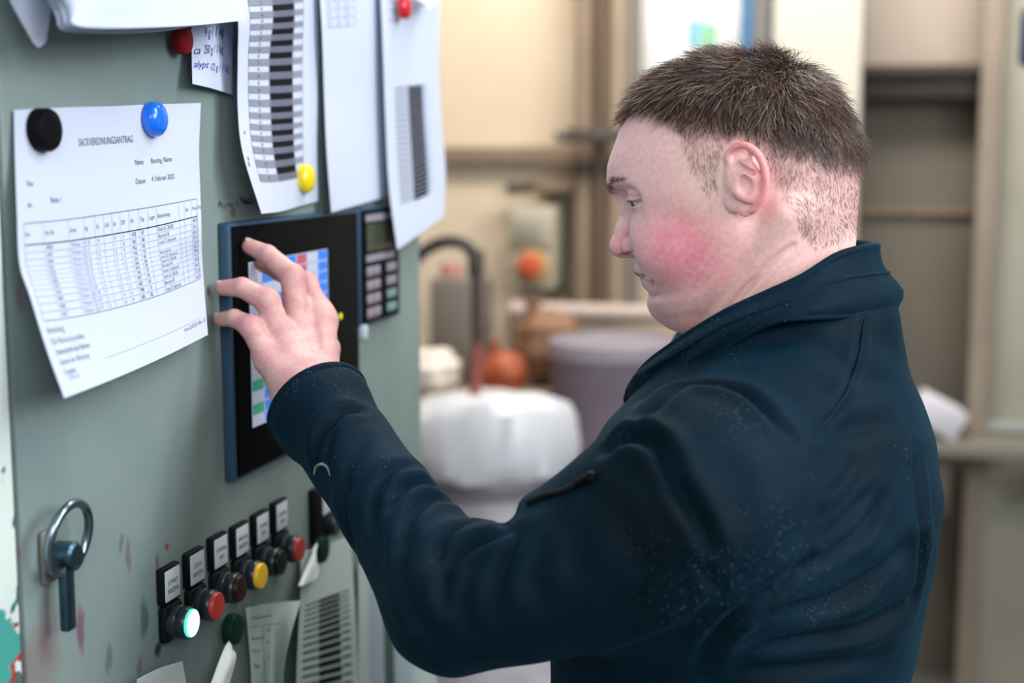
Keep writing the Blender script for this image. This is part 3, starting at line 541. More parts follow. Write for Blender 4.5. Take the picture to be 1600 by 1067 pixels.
# --- nearly blank sheet
blank = Paper([[(496, -60, .012), (545, -65, .006), (604, -70, .004)], [(503, 40, .014), (550, 36, .008), (600, 32, .004)], [(507, 150, .012), (556, 148, .006), (603, 140, .004)], [(511, 240, .016), (560, 238, .008), (605, 226, .005)], [(518, 332, .022), (563, 319, .012), (607, 306, .006)]], .21, .30,
              'blank_sheet', 'mostly blank white sheet with a small table at its top edge')
for i in range(7): blank.hline(.10, .55, .06+.033*i, 'p', .0012)
for u in (.10, .25, .40, .55): blank.vline(.06, .258, u, 'p', .001)
for i in range(6):
    for u in (.12, .27, .42): blank.text(str(100+i*31), u, .085+.033*i, .0045, 'p')
blank.done()
# --- sheet with the dark table, right edge of the cabinet
tab = Paper([[(592, -60, .012), (640, -60, .008), (690, -60, .012)], [(598, 60, .016), (642, 55, .008), (686, 50, .014)], [(602, 170, .018), (645, 165, .010), (688, 160, .016)], [(608, 290, .022), (652, 280, .014), (696, 262, .020)], [(621, 390, .030), (655, 366, .020), (694, 338, .022)]], .21, .30,
             'table_sheet', 'sheet with a blurred black table hanging over the right edge of the cabinet')
for i in range(22):
    a = .43+.0185*i; tab.rect(.42, a, .68, a+.0155, 'x'); tab.rect(.17, a, .40, a+.009, 'g'); tab.rect(.69, a, .76, a+.009, 'p')
for i in range(3): tab.text('Mischung %d' % (i+1), .12, .14+.03*i, .006, 'p')
tab.done()
# --- lower papers
low = Paper([[(384, 950, .010), (425, 942, .010), (470, 938, .030)], [(388, 990, .008), (424, 985, .008), (456, 985, .034)], [(392, 1040, .008), (424, 1036, .008), (444, 1040, .034)], [(395, 1110, .008), (424, 1108, .008), (440, 1110, .030)]], .12, .20,
            'worn_list', 'worn lined list held by the green magnet under the buttons', M_paper2)
low.text('Programm', .10, .165, .0075, 'k', .05); low.hline(.04, .72, .26, 'k', .001); low.vline(.26, .95, .30, 'k', .001); low.vline(.26, .95, .62, 't', .001)
for i in range(6): low.text(['150', 'Beizen 2', '70', 'Rest', '12', 'Plan'][i], .06 if i % 2 else .36, .34+.07*i, .007, 't')
low.done()
Paper([[(367, 994, .012), (362, 1000, .014), (356, 1008, .012)], [(352, 1010, .020), (362, 1030, .026), (369, 1024, .020)], [(330, 1067, .020), (346, 1072, .026), (360, 1062, .022)], [(322, 1090, .020), (338, 1092, .024), (352, 1090, .022)]], .05, .06, 'folded_corner', 'white folded paper corner under the green magnet left of the list', mat('paper_bright', 'e6eef0', .7)).done()
st2 = Paper([[(470, 862, .006), (510, 850, .006), (548, 836, .006)], [(470, 930, .010), (512, 915, .008), (552, 900, .010)], [(466, 1000, .014), (512, 985, .010), (556, 970, .016)], [(462, 1100, .014), (514, 1090, .010), (560, 1080, .018)]], .17, .2,
            'striped_list', 'aged sheet with slanted black stripes below the last buttons', M_paper2)
for i in range(14): a = .42+.04*i; st2.rect(.34, a, .72, a+.028, 'x'); st2.rect(.08, a+.004, .33, a+.018, 't'); st2.rect(.74, a, .90, a+.014, 't')
st2.done()
Paper([[(500, 846, .012), (494, 850, .014), (486, 862, .012)], [(487, 868, .018), (492, 880, .020), (498, 886, .016)], [(466, 915, .018), (474, 914, .022), (496, 903, .018)]], .05, .06, 'folded_corner', 'white folded paper corner hanging from the magnet next to the sleeve', mat('paper_bright2', 'dfe8ec', .7)).done()
st3 = Paper([[(560, 880, .006), (600, 866, .006), (640, 850, .006)], [(560, 960, .012), (602, 946, .008), (646, 932, .012)], [(560, 1040, .014), (604, 1028, .010), (652, 1016, .016)], [(560, 1120, .014), (606, 1110, .010), (656, 1100, .018)]], .17, .2,
            'faded_list', 'faded green tinged sheet with a grey column under the forearm', M_paper2)
for i in range(26): a = .12+.03*i; st3.rect(.20, a, .45, a+.018, 'p'); st3.rect(.62, a, .92, a+.014, 'p')
st3.rect(.46, .1, .62, .95, 't'); st3.done()
Paper([[(650, 960, .008), (664, 955, .006), (676, 950, .006)], [(652, 1030, .014), (666, 1024, .008), (680, 1018, .010)], [(652, 1110, .014), (668, 1106, .008), (684, 1100, .010)]], .06, .1, 'edge_sheet', 'narrow pale sheet at the lower right edge of the cabinet', M_paper2).done()
Paper([[(285, 1033, .016), (290, 1060, .012), (295, 1090, .010)], [(250, 1044, .018), (256, 1070, .012), (262, 1095, .010)], [(214, 1062, .018), (214, 1085, .012), (214, 1110, .010)]], .09, .08, 'loose_corner', 'pale paper corner poking up at the bottom edge below the lit button', mat('paper_grey', 'c4d2d2', .7)).done()
Paper([[(640, -40, .03), (665, -40, .034), (690, -44, .030)], [(648, -5, .034), (665, -2, .038), (684, -6, .034)], [(660, 8, .034), (668, 14, .036), (680, 8, .034)]], .04, .05, 'small_slip', 'small white slip over the red magnet at the top', mat('paper_slip', 'eceff4', .7)).done()
# --- magnets
def magnet(q, off, m, label, r=.0148, dome=.004, h=.0085):
    p = pan(*q, off+h); o = empty('round_magnet', (XP+off, p[1], p[2]), label, 'magnet', 'round magnets on the cabinet'); c = (XP+off, float(p[1]), float(p[2]))
    b = MB(); b.lathe([(r*.93, 0), (r, .001), (r, h-.002), (r*.95, h-.0006), (r*.93, h)], 'x', c, 40); b.build('rim', m, o)
    b = MB(); b.lathe([(r*.93, h-.0008), (r*.80, h+dome*.45), (r*.55, h+dome*.78), (r*.3, h+dome*.95), (.0001, h+dome)], 'x', c, 40); b.build('face', m, o)
    return o
MG = lambda n, c, rg=.3: mat('magnet_'+n, c, rg, spec=.5 if rg < .4 else .06, coat=.3 if rg < .4 else 0)
magnet((80, 203), .0035, MG('black', '0d0d12', .5), 'black round magnet on the top left of the request form', .0158, .001, .011)
magnet((249, 186), .0038, MG('blue', '0f6be0', .18), 'glossy blue round magnet on the request form', .0146, .0045)
magnet((484, 279), .0055, MG('yellow', 'e6cf1c', .25), 'yellow round magnet at the foot of the striped chart')
magnet((292, 62), .006, MG('red', '7a1822', .4), 'dark red round magnet half under the thick paper bundle', .0125, .002)
magnet((637, 11), .018, MG('bright_red', 'c0182a', .3), 'bright red round magnet at the top of the table sheet')
magnet((371, 984), .010, MG('green', '0c2b23', .45), 'dark green round magnet on the worn list', .0150, .001, .010)
magnet((508, 859), .008, MG('green_far', '0e2a23', .45), 'dark green round magnet beside the sleeve', .0145, .001, .010)
# ------------------------------------------------------------------ implicit-surface modelling (for the person)
f32 = np.float32
def _p(P, a): return P-np.asarray(a, f32)
def sph(P, c, r): return np.linalg.norm(_p(P, c), axis=1)-f32(r)
def ell(P, c, r, Rm=None):
    q = _p(P, c)
    if Rm is not None: q = q@np.asarray(Rm, f32).T
    r = np.asarray(r, f32); k0 = np.linalg.norm(q/r, axis=1); k1 = np.linalg.norm(q/(r*r), axis=1)+f32(1e-9); return k0*(k0-1)/k1
def cone(P, a, b, r1, r2=None):
    r2 = r1 if r2 is None else r2; a = np.asarray(a, f32); b = np.asarray(b, f32); ba = b-a; pa = P-a
    t = np.clip((pa@ba)/f32(ba@ba+1e-12), 0, 1); return np.linalg.norm(pa-t[:, None]*ba, axis=1)-(f32(r1)+f32(r2-r1)*t)
def chain(P, pts, rs, k=0.0):
    d = None
    for i in range(len(pts)-1):
        e = cone(P, pts[i], pts[i+1], rs[i], rs[i+1]); d = e if d is None else (smin(d, e, k) if k else np.minimum(d, e))
    return d
def smin(a, b, k):
    h = np.clip(f32(.5)+f32(.5/k)*(b-a), 0, 1); return b+(a-b)*h-f32(k)*h*(1-h)
def smax(a, b, k): return -smin(-a, -b, k)
def field_mesh(fn, lo, hi, h, B=8, slack=1.7):
    """surface nets over the sparse blocks that the surface passes through"""
    lo = np.asarray(lo, float); nb = np.ceil((np.asarray(hi, float)-lo)/(h*B)).astype(int)
    I = np.stack(np.meshgrid(*[np.arange(k) for k in nb], indexing='ij'), -1).reshape(-1, 3)
    cen = (lo+(I+.5)*h*B).astype(f32); d = fn(cen); I = I[np.abs(d) < h*B*.87*slack]
    g = np.arange(B+1); off = np.stack(np.meshgrid(g, g, g, indexing='ij'), -1).reshape(-1, 3); N = nb*B+1
    ids, pos, quads = [], [], []; n1 = B+1; ch = 400
    allq = []
    lin_ = lambda c: (c[..., 0].astype(np.int64)*N[1]+c[..., 1])*N[2]+c[..., 2]
    for s in range(0, len(I), ch):
        Ib = I[s:s+ch]; G = Ib[:, None, :]*B+off[None]; Pt = (lo+G.reshape(-1, 3)*h).astype(f32)
        V = fn(Pt).reshape(len(Ib), n1, n1, n1)
        if not ((V < 0).any() and (V > 0).any()): continue
        S = V < 0; cnt = np.zeros((len(Ib), B, B, B), f32); acc = np.zeros((len(Ib), B, B, B, 3), f32)
        for ax in range(3):
            for o1 in (0, 1):
                for o2 in (0, 1):
                    o = [0, 0, 0]; o[(ax+1) % 3] = o1; o[(ax+2) % 3] = o2; e = list(o); e[ax] = 1
                    sl = lambda q: (slice(None),)+tuple(slice(c, c+B) for c in q)
                    A, Cc = V[sl(o)], V[sl(e)]; m = S[sl(o)] != S[sl(e)]; t = np.where(m, A/(A-Cc+f32(1e-20)), 0)
                    cnt += m
                    for k in range(3): acc[..., k] += np.where(m, (t if k == ax else f32(o[k])), 0)
        act = cnt > 0; w = np.argwhere(act)
        if len(w) == 0: continue
        cell = Ib[w[:, 0]]*B+w[:, 1:]; ids.append(lin_(cell)); pos.append(lo+(cell+acc[act]/cnt[act][:, None])*h)
        for ax in range(3):
            sl0 = (slice(None), slice(0, B), slice(0, B), slice(0, B)); e = [0, 0, 0]; e[ax] = 1
            sl1 = (slice(None),)+tuple(slice(c, c+B) for c in e); m = S[sl0] != S[sl1]; q = np.argwhere(m)
            if len(q) == 0: continue
            base = Ib[q[:, 0]]*B+q[:, 1:]; inside = S[sl0][m]; a1 = np.zeros(3, int); a1[(ax+1) % 3] = 1; a2 = np.zeros(3, int); a2[(ax+2) % 3] = 1
            qq = np.stack([lin_(base-a1-a2), lin_(base-a2), lin_(base), lin_(base-a1)], 1); qq[~inside] = qq[~inside][:, ::-1]; allq.append(qq)
    ids = np.concatenate(ids); pos = np.concatenate(pos); o = np.argsort(ids); ids = ids[o]; pos = pos[o]; Q = np.concatenate(allq)
    J = np.clip(np.searchsorted(ids, Q), 0, len(ids)-1); ok = (ids[J] == Q).all(1); return pos, J[ok]
def relax(V, Q, it=1, lam=.5):
    E = np.concatenate([Q[:, [0, 1]], Q[:, [1, 2]], Q[:, [2, 3]], Q[:, [3, 0]]]); n = len(V); c = np.bincount(E.ravel(), minlength=n)[:, None]
    for _ in range(it):
        A = np.stack([np.bincount(E[:, 0], V[E[:, 1], k], n)+np.bincount(E[:, 1], V[E[:, 0], k], n) for k in range(3)], 1); V = V+lam*(A/np.maximum(c, 1)-V)
    return V
def vnormals(V, Q):
    n = np.cross(V[Q[:, 2]]-V[Q[:, 0]], V[Q[:, 3]]-V[Q[:, 1]]); N = np.stack([sum(np.bincount(Q[:, j], n[:, k], len(V)) for j in range(4)) for k in range(3)], 1)
    return N/(np.linalg.norm(N, axis=1)[:, None]+1e-12)
def mesh_obj(name, V, Q, m, parent, color=None):
    me = bpy.data.meshes.new(name); me.vertices.add(len(V)); me.vertices.foreach_set('co', np.asarray(V, f32).ravel())
    k = Q.shape[1]; me.loops.add(len(Q)*k); me.loops.foreach_set('vertex_index', Q.astype(np.int32).ravel()); me.polygons.add(len(Q)); me.polygons.foreach_set('loop_start', np.arange(0, len(Q)*k, k, dtype=np.int32))
    me.update(calc_edges=True); me.polygons.foreach_set('use_smooth', np.ones(len(Q), bool)); me.validate()
    for q in (m if isinstance(m, list) else [m]): me.materials.append(q)
    if color is not None:
        a = me.color_attributes.new('tone', 'FLOAT_COLOR', 'POINT'); a.data.foreach_set('color', np.asarray(color, f32).ravel())
    return link(name, me, parent)

# ------------------------------------------------------------------ person: frames and landmarks
person = empty('person', (-0.12, 1.256, 0.0), 'person in a dark navy jacket touching the screen with bent fingers', 'person')
YM = 1.2560                                                          # the person's mid plane; he faces -x
HO = np.array([-0.1296, YM, 1.6024]); TILT = math.radians(14)
hF = np.array([-math.cos(TILT), 0, -math.sin(TILT)]); hU = np.array([-math.sin(TILT), 0, math.cos(TILT)]); hL = np.array([0, -1.0, 0])   # forward, up, his left (towards the camera)
HM = np.stack([hF, hL, hU])                                          # head frame in millimetres: a forward, w left, b up
def to_head(P): return ((P-HO.astype(f32))@HM.T.astype(f32)*f32(1000)).astype(f32)
def from_head(L): return HO+(np.asarray(L, float)/1000)@HM
# profile of the face without nose and lips, half width, section power
PB = np.array([-125, -107, -97, -87, -77, -70, -56, -45, -32, -20, -10, 0, 13, 24, 32, 40, 50, 60, 75], f32)
PA = np.array([60, 79, 92, 100.5, 103, 101.0, 103, 104.5, 104.5, 103, 101, 100, 102, 108, 113, 113, 110.5, 106, 98], f32)
PW = np.array([40, 46, 51, 55, 59, 61, 65, 67.5, 70, 71.5, 72.5, 73, 71, 67, 64, 63, 64, 65, 66], f32)
def head_field(P):
    L = to_head(P); a, w, b = L[:, 0], L[:, 1], L[:, 2]; aw = np.abs(w); M = np.stack([a, aw, b], 1)
    d = ell(M, (9, 0, 37), (100, 77, 80))                            # cranium
    d = smin(d, ell(M, (-42, 0, 12), (46, 60, 56)), 14)              # occiput
    af = np.interp(b, PB, PA).astype(f32); W_ = np.interp(b, PB, PW).astype(f32); ac = f32(14)
    ra = np.where(a > ac, af-ac, f32(42)); k = f32(2.35)
    q = ((np.abs(a-ac)/ra)**k+(aw/W_)**k)**(1/k); face = (q-1)*np.minimum(ra, W_)*f32(.92)
    bl = np.interp(a, [-30, -10, 0, 33, 55, 76, 92, 110], [-42, -58, -70, -95, -104, -108, -101, -88]).astype(f32)+f32(16)*(aw/60)**2
    face = smax(face, bl-b, 16); face = smax(face, b-62, 20); d = smin(d, face, 12)
    d = smin(d, ell(M, (66, 43, -30), (30, 22, 27)), 16)             # cheek
    d = smin(d, ell(M, (86, 30, -14), (14, 16, 12)), 12)
    d = smin(d, cone(M, (104, 8, 32), (78, 45, 34), 7.5, 5), 10)     # brow ridge
    d = smin(d, ell(M, (92, 0, -82), (12, 17, 13)), 10)              # chin
    d = smin(d, ell(M, (62, 0, -96), (30, 30, 15)), 14)              # soft under-chin
    # eye hollow, lids
    d = smax(d, -ell(M, (107, 28, 17), (14, 18, 11)), 9); d = smax(d, -ell(M, (101, 46, 16), (19, 17, 12)), 9)
    d = smax(d, -ell(M, (109, 14, 12), (8, 7, 10)), 6)
    lids = sph(M, (82.5, 32, 15.5), 14.0); d = smin(d, lids, 3.5)
    d = smax(d, -ell(M, (91, 35.5, 12.8), (10, 12.5, 2.2)), .7)         # opening between the lids
    d = smin(d, chain(M, [(95, 19, 13), (98, 27, 17.5), (94.5, 37, 18), (84.5, 46.5, 14.5)], [.8, 1.1, 1.2, .8], 1.5), 2.2)      # upper lid fold
    # nose
    d = smin(d, chain(M, [(103, 0, 20), (104.5, 0, 8), (110, 0, -6), (117.5, 0, -20)], [7.0, 6.6, 8.0, 9.6], 4), 7)
    d = smin(d, sph(M, (118.2, 0, -21.0), 10.0), 3); d = smin(d, ell(M, (104.5, 12.8, -23.0), (10.5, 7.2, 9.0)), 3.2)
    d = smin(d, cone(M, (118, 0, -27), (106, 0, -32), 4.2, 3.6), 3)
    d = smax(d, -ell(M, (109.5, 9.0, -31.0), (7, 5, 4.6)), 1.4)
    d = smax(d, -chain(M, [(99, 18, -13), (93.5, 20.8, -18), (91.5, 21.2, -28)], [.9, 1.6, 1.6]), 3.2)         # crease round the wing
    # mouth
    d = smin(d, chain(M, [(105.5, 0, -45.5), (103, 11, -46), (92.5, 25, -51)], [6.4, 5.6, 2.6], 3), 4)
    d = smin(d, chain(M, [(100.5, 0, -57.5), (98.0, 11, -57.2), (91.5, 23, -53.5)], [6.8, 6.0, 2.6], 3), 4)
    d = smax(d, -chain(M, [(113, 0, -51.2), (107.5, 12, -51.3), (96, 26, -53.5), (91.5, 29.5, -57)], [2.3, 2.3, 2.5, 1.8]), 1.3)
    d = smax(d, -chain(M, [(88, 31, -54), (84, 33, -66)], [1.6, 1.0]), 6)
    d = smax(d, -chain(M, [(96, 25, -30), (90, 35, -46)], [1.0, .8]), 7)             # nose-to-mouth fold
    # neck in head frame units
    d = smin(d, neck_field(P)*f32(1000), 7)
    d = smax(d, -chain(M, [(72, 22, -112), (36, 56, -99), (6, 64, -76), (-10, 71, -58)], [3, 3.4, 2.4, -4.0]), 5)    # crease under the jaw
    # ear
    e = ear_field(M); d = smin(d, e, 3.0); d = smax(d, -ear_cut(M), 1.8)
    return d*f32(.001)
def neck_field(P):
    d = cone(P, (-0.082, YM, 1.62), (-0.092, YM, 1.50), .050, .056); d = smin(d, cone(P, (-0.092, YM, 1.50), (-0.13, YM, 1.36), .056, .068), .02)
    Q = P.copy(); Q[:, 1] = YM+np.abs(Q[:, 1]-YM)
    d = smin(d, cone(Q, (-.09, YM+.058, 1.585), (-.165, YM+.02, 1.43), .015, .014), .03)
    return d
EAR = np.array([(-6, 79, 21), (-1.5, 79.5, 25), (-1.5, 81.5, 32), (-9, 84, 38), (-18.5, 87, 36.5), (-26, 88.5, 28), (-28.5, 88.5, 15), (-26.5, 87, 2), (-20.5, 84.5, -8), (-12.5, 81.5, -14.5)], f32)
EARP = smooth_path(EAR, 22).astype(f32)
def ear_field(M):
    d = ell(M, (-12, 79.0, 13), (16, 6.5, 24), np.array([[.99, .14, 0], [-.14*.95, .95, .3], [0, -.3, .95]]).astype(f32))
    d = smin(d, chain(M, [(-6, 70, 10), (-14, 79, 12)], [14, 12]), 6)
    r = np.interp(np.arange(22), [0, 4, 10, 16, 21], [1.2, 2.7, 3.3, 3.2, 4.2]); d = smin(d, chain(M, EARP, list(r)), 2.6)
    d = smin(d, ell(M, (-6.0, 79.5, -12.5), (7, 3.9, 7.5)), 3)                         # lobe
    d = smin(d, chain(M, [(-10, 86, 28), (-18.5, 86.5, 20), (-19.5, 85.5, 8), (-15, 83.5, -2), (-7, 81.5, -4)], [1.6, 2.4, 2.8, 2.8, 2.4], 2), 3.2)   # inner fold
    d = smin(d, chain(M, [(-17.5, 86, 21), (-20, 87, 30)], [2.4, 1.8]), 2)
    d = smin(d, chain(M, [(4, 77, 11), (0.5, 79.5, 6), (1, 78.5, 0)], [2.6, 3.4, 3.0]), 4.5)      # tragus
    d = smin(d, ell(M, (2, 75, -3), (8, 5, 12)), 5)
    return d
def ear_cut(M):
    d = ell(M, (-10.5, 90.5, 5.5), (6.5, 7.0, 8.5)); d = smin(d, chain(M, [(-5, 85, 22), (-12, 85.5, 18.5), (-18, 87.5, 14)], [2.2, 3.2, 2.8]), 2)
    d = np.minimum(d, chain(M, [(-5.5, 83, 10), (-4.8, 78, 7), (-5.2, 82, 4)], [1.6, 2.8, 1.6]))
    d = np.minimum(d, chain(M, [(-5.5, 86.5, 31.5), (-14, 89.5, 31.5), (-20, 92, 27)], [3.8, 4.2, 2.0]))
    return d
# ------------------------------------------------------------------ left hand (touching the panel) and right hand (relaxed)
LH = dict(wr=W(484, 622, 1.262), groove=[W(484, 466, 1.322), W(491, 502, 1.310), W(499, 540, 1.290)],
          index=[W(503, 502, 1.338), W(478, 443, 1.360), W(436, 424, 1.366), W(408, 412, 1.367)],
          middle=[W(466, 516, 1.322), W(457, 432, 1.332), W(418, 398, 1.338), W(390, 385, 1.343)],
          ring=[W(441, 530, 1.305), W(418, 470, 1.302), W(378, 449, 1.306), W(348, 450, 1.310)],
          little=[W(421, 562, 1.290), W(391, 510, 1.293), W(366, 497, 1.301), W(345, 499, 1.308)],
          thumb=[W(498, 592, 1.300), W(508, 545, 1.350), W(492, 502, 1.388), W(474, 480, 1.405)])
FR = dict(index=[.0126, .0108, .0092, .0073], middle=[.0128, .0112, .0094, .0075], ring=[.0126, .0110, .0093, .0073], little=[.0118, .0099, .0083, .0067], thumb=[.016, .0125, .0108, .0085])
def hand_field(P, H, arm=None):
    wr = H['wr']; d = None
    for k in ('index', 'middle', 'ring', 'little'):
        j = H[k]; root = wr+(j[0]-wr)*.16+(j[0]-H['middle'][0])*.32
        e = cone(P, root, j[0], .0150, .0128); d = e if d is None else smin(d, e, .010)
    th = H['thumb']; d = smin(d, chain(P, [wr+(th[0]-wr)*.3, th[0], th[1]], [.016, .0165, .0135], .006), .012)
    for k in ('index', 'middle', 'ring', 'little', 'thumb'):
        j = H[k]; r = FR[k]; e = chain(P, j, r, .002)
        if k != 'thumb': e = smin(e, sph(P, j[1], r[1]*1.015), .004); d = smin(d, sph(P, j[0], r[0]*1.12), .006)
        d = smin(d, e, .0055)
    if 'groove' in H: d = smin(d, cone(P, H['index'][0]+(H['index'][1]-H['index'][0])*.25, H['thumb'][0], .0115, .013), .012)
    if 'groove' in H: d = smax(d, -chain(P, H['groove'], [.0030, .0036, .0020]), .005)
    if arm is not None:
        e = chain(P, [wr, wr+(arm-wr)*.25, wr+(arm-wr)*.62, arm], [.0275, .0245, .026, .030], .01); d = smin(d, e, .018)
    return d
LS, LE = W(1092, 822, 1.075), W(706, 934, 1.100)                      # left shoulder and elbow
RS, RE = np.array([-.135, 1.455, 1.395]), np.array([-.115, 1.535, 1.12])
rw = np.array([-.215, 1.515, .895]); rh = lambda a, c, z: rw+np.array([a, c, z])
RH = dict(wr=rw, index=[rh(-.036, .008, -.085), rh(-.044, .004, -.128), rh(-.040, -.004, -.153), rh(-.030, -.010, -.172)], middle=[rh(-.014, .012, -.090), rh(-.018, .010, -.138), rh(-.012, .002, -.166), rh(-.002, -.004, -.186)],
          ring=[rh(.007, .012, -.086), rh(.006, .011, -.131), rh(.011, .003, -.157), rh(.019, -.004, -.175)], little=[rh(.025, .009, -.078), rh(.027, .008, -.114), rh(.031, .002, -.133), rh(.037, -.004, -.148)],
          thumb=[rh(-.022, -.008, -.028), rh(-.046, -.020, -.062), rh(-.054, -.028, -.094), rh(-.054, -.032, -.118)])
def core_field(P):
    d = chain(P, [(-.125, YM, 1.40), (-.125, YM, 1.20), (-.125, YM, .98)], [.085, .10, .10], .03)
    for s, e in ((LS, LE), (RS, RE)): d = smin(d, cone(P, (-.12, YM, 1.40), s, .06, .045), .03); d = smin(d, cone(P, s, e, .045, .038), .02)
    return d
# ------------------------------------------------------------------ skin
hv, hq = field_mesh(head_field, from_head((0, 0, 0))-np.array([.155, .115, .23]), from_head((0, 0, 0))+np.array([.125, .115, .155]), .00135)
hv = relax(hv, hq, 1, .35)
from mathutils.bvhtree import BVHTree
def face_crease(T, pts, amp, sig, ridge=.3):
    P = []
    for p in smooth_path(np.array(pts, float), 110):
        d = Vector(ray(*p)).normalized(); h = T.ray_cast(Vector(C0), d)
        if h[0] is not None: P.append(np.array(h[0]))
    if len(P) < 3: return 0
    P = np.array(P); m = np.where(((hv > P.min(0)-sig*5) & (hv < P.max(0)+sig*5)).all(1))[0]; D = np.linalg.norm(hv[m][:, None]-P[None], axis=2); k = D.argmin(1); d = D[np.arange(len(m)), k]; o = np.zeros(len(hv))
    o[m] = amp*np.sin(np.pi*np.clip(k/(len(P)-1)*.9+.05, 0, 1))**.6*(-np.exp(-(d/sig)**2)+ridge*np.exp(-((d-2*sig)/(1.2*sig))**2)); return o
HT = BVHTree.FromPolygons([tuple(v) for v in hv], [tuple(q) for q in hq])
dd = sum(face_crease(HT, *c) for c in (([(1120, 500), (1134, 488), (1160, 456), (1183, 432), (1215, 402), (1238, 384)], .0034, .0028, .30), ([(990, 429), (1001, 430), (1012, 432), (1019, 437), (1022, 446)], .0030, .0016, .25),
     ([(971, 400), (977, 398), (985, 397), (991, 396)], .0042, .0020, .1), ([(1010, 460), (1020, 464), (1034, 461)], .0012, .0028, .3)))
hv = hv+vnormals(hv, hq)*dd[:, None]
lv, lq = field_mesh(lambda P: hand_field(P, LH, LE), np.minimum.reduce([LE, LH['wr'], LH['little'][3], LH['index'][3]])-.06, np.maximum.reduce([LE, LH['wr'], LH['thumb'][3], LH['middle'][1]])+.06, .00135)
lv = relax(lv, lq, 1, .4)
rv, rq = field_mesh(lambda P: hand_field(P, RH, RE), np.minimum(RE, rw)-np.array([.06, .06, .21]), np.maximum(RE, rw)+.06, .003)
cv, cq = field_mesh(core_field, (-.75, .85, .86), (.1, 1.65, 1.55), .008)
bv = np.concatenate([hv, lv, rv, cv]); bq = np.concatenate([hq, lq+len(hv), rq+len(hv)+len(lv), cq+len(hv)+len(lv)+len(rv)])
def blob(L, c, r, soft=.6):
    q = np.linalg.norm((L-np.array(c))/np.array(r), axis=1); return np.clip((1+soft-q)/(2*soft), 0, 1)**1.5
Lh = to_head(hv.astype(f32)).astype(float); La = Lh.copy(); La[:, 1] = np.abs(La[:, 1])
def hair_low(a, w):
    """lowest b that still carries hair, for a position a along the head and distance w from the middle"""
    side = np.interp(a, [-95, -62, -52, -46, -40, -32, -29, -18, -2, 8, 13, 22, 30, 33, 36, 45, 54, 62, 80, 120], [-62, -66, -62, -50, -28, 0, 22, 42, 40, 22, 3, 0, 20, 46, 60, 70, 80, 92, 130, 200])
    mid = np.interp(a, [-95, -60, 70, 90, 100, 120], [-58, -62, 60, 84, 84, 84])
    t = np.clip((w-20)/28, 0, 1); return side*t+mid*(1-t)
def hair_amount(L):
    """0 bare skin .. 1 full hair"""
    a, w, b = L[:, 0], np.abs(L[:, 1]), L[:, 2]; edge = np.clip((b-hair_low(a, w))/14, 0, 1)
    return edge
base = np.array(lin('edc0bd'))[:3]; warm = np.array(lin('dd5f80'))[:3]; pale = np.array(lin('f4d2c8'))[:3]; lip = np.array(lin('a8707c'))[:3]; scalp = np.array(lin('54403c'))[:3]
def mixc(c, t, k): return c*(1-(t*k)[:, None])+np.array(t_col)*(t*k)[:, None] if False else None
tone = np.tile(base, (len(bv), 1)); hand_tone = np.array(lin('c99b9b'))[:3]
def paint(idx, col, amt):
    tone[idx] = tone[idx]*(1-amt[:, None])+np.asarray(col)*amt[:, None]
ih = np.arange(len(hv)); nz = np.sin(La[:, 0]*.21+np.sin(La[:, 2]*.17)*2)*np.sin(La[:, 2]*.19+La[:, 0]*.07)*.5+np.sin(La[:, 0]*.55)*np.sin(La[:, 2]*.6+1)*.3
paint(ih, pale, blob(La, (22, 75, 0), (24, 400, 40))*.8)
paint(ih, warm, np.clip(blob(La, (54, 60, -31), (41, 400, 38), .6)*(.85+.25*nz)*np.clip((La[:, 1]-18)/14, 0, 1), 0, 1)*.66)
paint(ih, warm, np.clip(blob(La, (42, 60, -60), (36, 400, 20), .9)*(.5+.5*nz), 0, 1)*.35)
paint(ih, warm, blob(La, (116, 0, -22), (16, 18, 12))*.50)
paint(ih, np.array(lin('e58a8c'))[:3], np.clip((La[:, 1]-80)/7, 0, 1)*(np.abs(La[:, 0]+12) < 26)*np.clip((np.hypot((La[:, 0]+9)/20, (La[:, 2]-12)/28)-.35)/.5, .15, 1)*.75)
paint(ih, lip, blob(La, (106, 0, -51), (14, 26, 9), .35)*.55)
paint(ih, np.array(lin('b98f92'))[:3], blob(La, (95, 30, 10), (16, 18, 9), .6)*.55)
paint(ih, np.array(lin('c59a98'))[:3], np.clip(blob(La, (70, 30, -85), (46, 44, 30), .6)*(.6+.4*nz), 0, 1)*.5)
paint(ih, np.array(lin('4a1d1c'))[:3], blob(La, (-5, 78, 7), (2.2, 6, 3.0), .3)*.85)
def along(path, r):
    P_ = smooth_path(np.array(path, float), 30); q = np.full(len(hv), 9e9); s_ = (La[:, 0] > 70); q[s_] = np.linalg.norm(La[s_][:, None]-P_[None], axis=2).min(1); return np.clip(1.4-q/r, 0, 1)
paint(ih, np.array(lin('5d3a3e'))[:3], along([(96, 21, 14.6), (97.5, 29, 15.4), (94.5, 38, 15.6), (84.5, 46.5, 14.6), (79, 50, 13.6)], 1.7)*.8)
paint(ih, np.array(lin('9a6a72'))[:3], along([(97, 30, 19.5), (92, 40, 20.5), (83, 48, 18.5)], 2.0)*.5)
paint(ih, np.array(lin('5a3138'))[:3], along([(112, 0, -51.2), (107, 12, -51.3), (96, 26, -53.5), (92, 29.5, -56)], 1.9)*.7)  # crease shade between the lips, painted into the skin tone
paint(ih, np.array(lin('5a2c30'))[:3], blob(La, (109.5, 9, -30), (6, 5, 4), .4)*.8)  # dark of the nostril hollow painted into the skin tone
amt = hair_amount(La); topd = np.clip((La[:, 2]-np.interp(La[:, 0], [-95, -50, 0, 60, 110], [-5, 20, 48, 68, 80]))/48+.12, 0, 1)
earm = (La[:, 1] > 79) & (np.abs(La[:, 0]+12) < 24) & (np.abs(La[:, 2]-12) < 34)
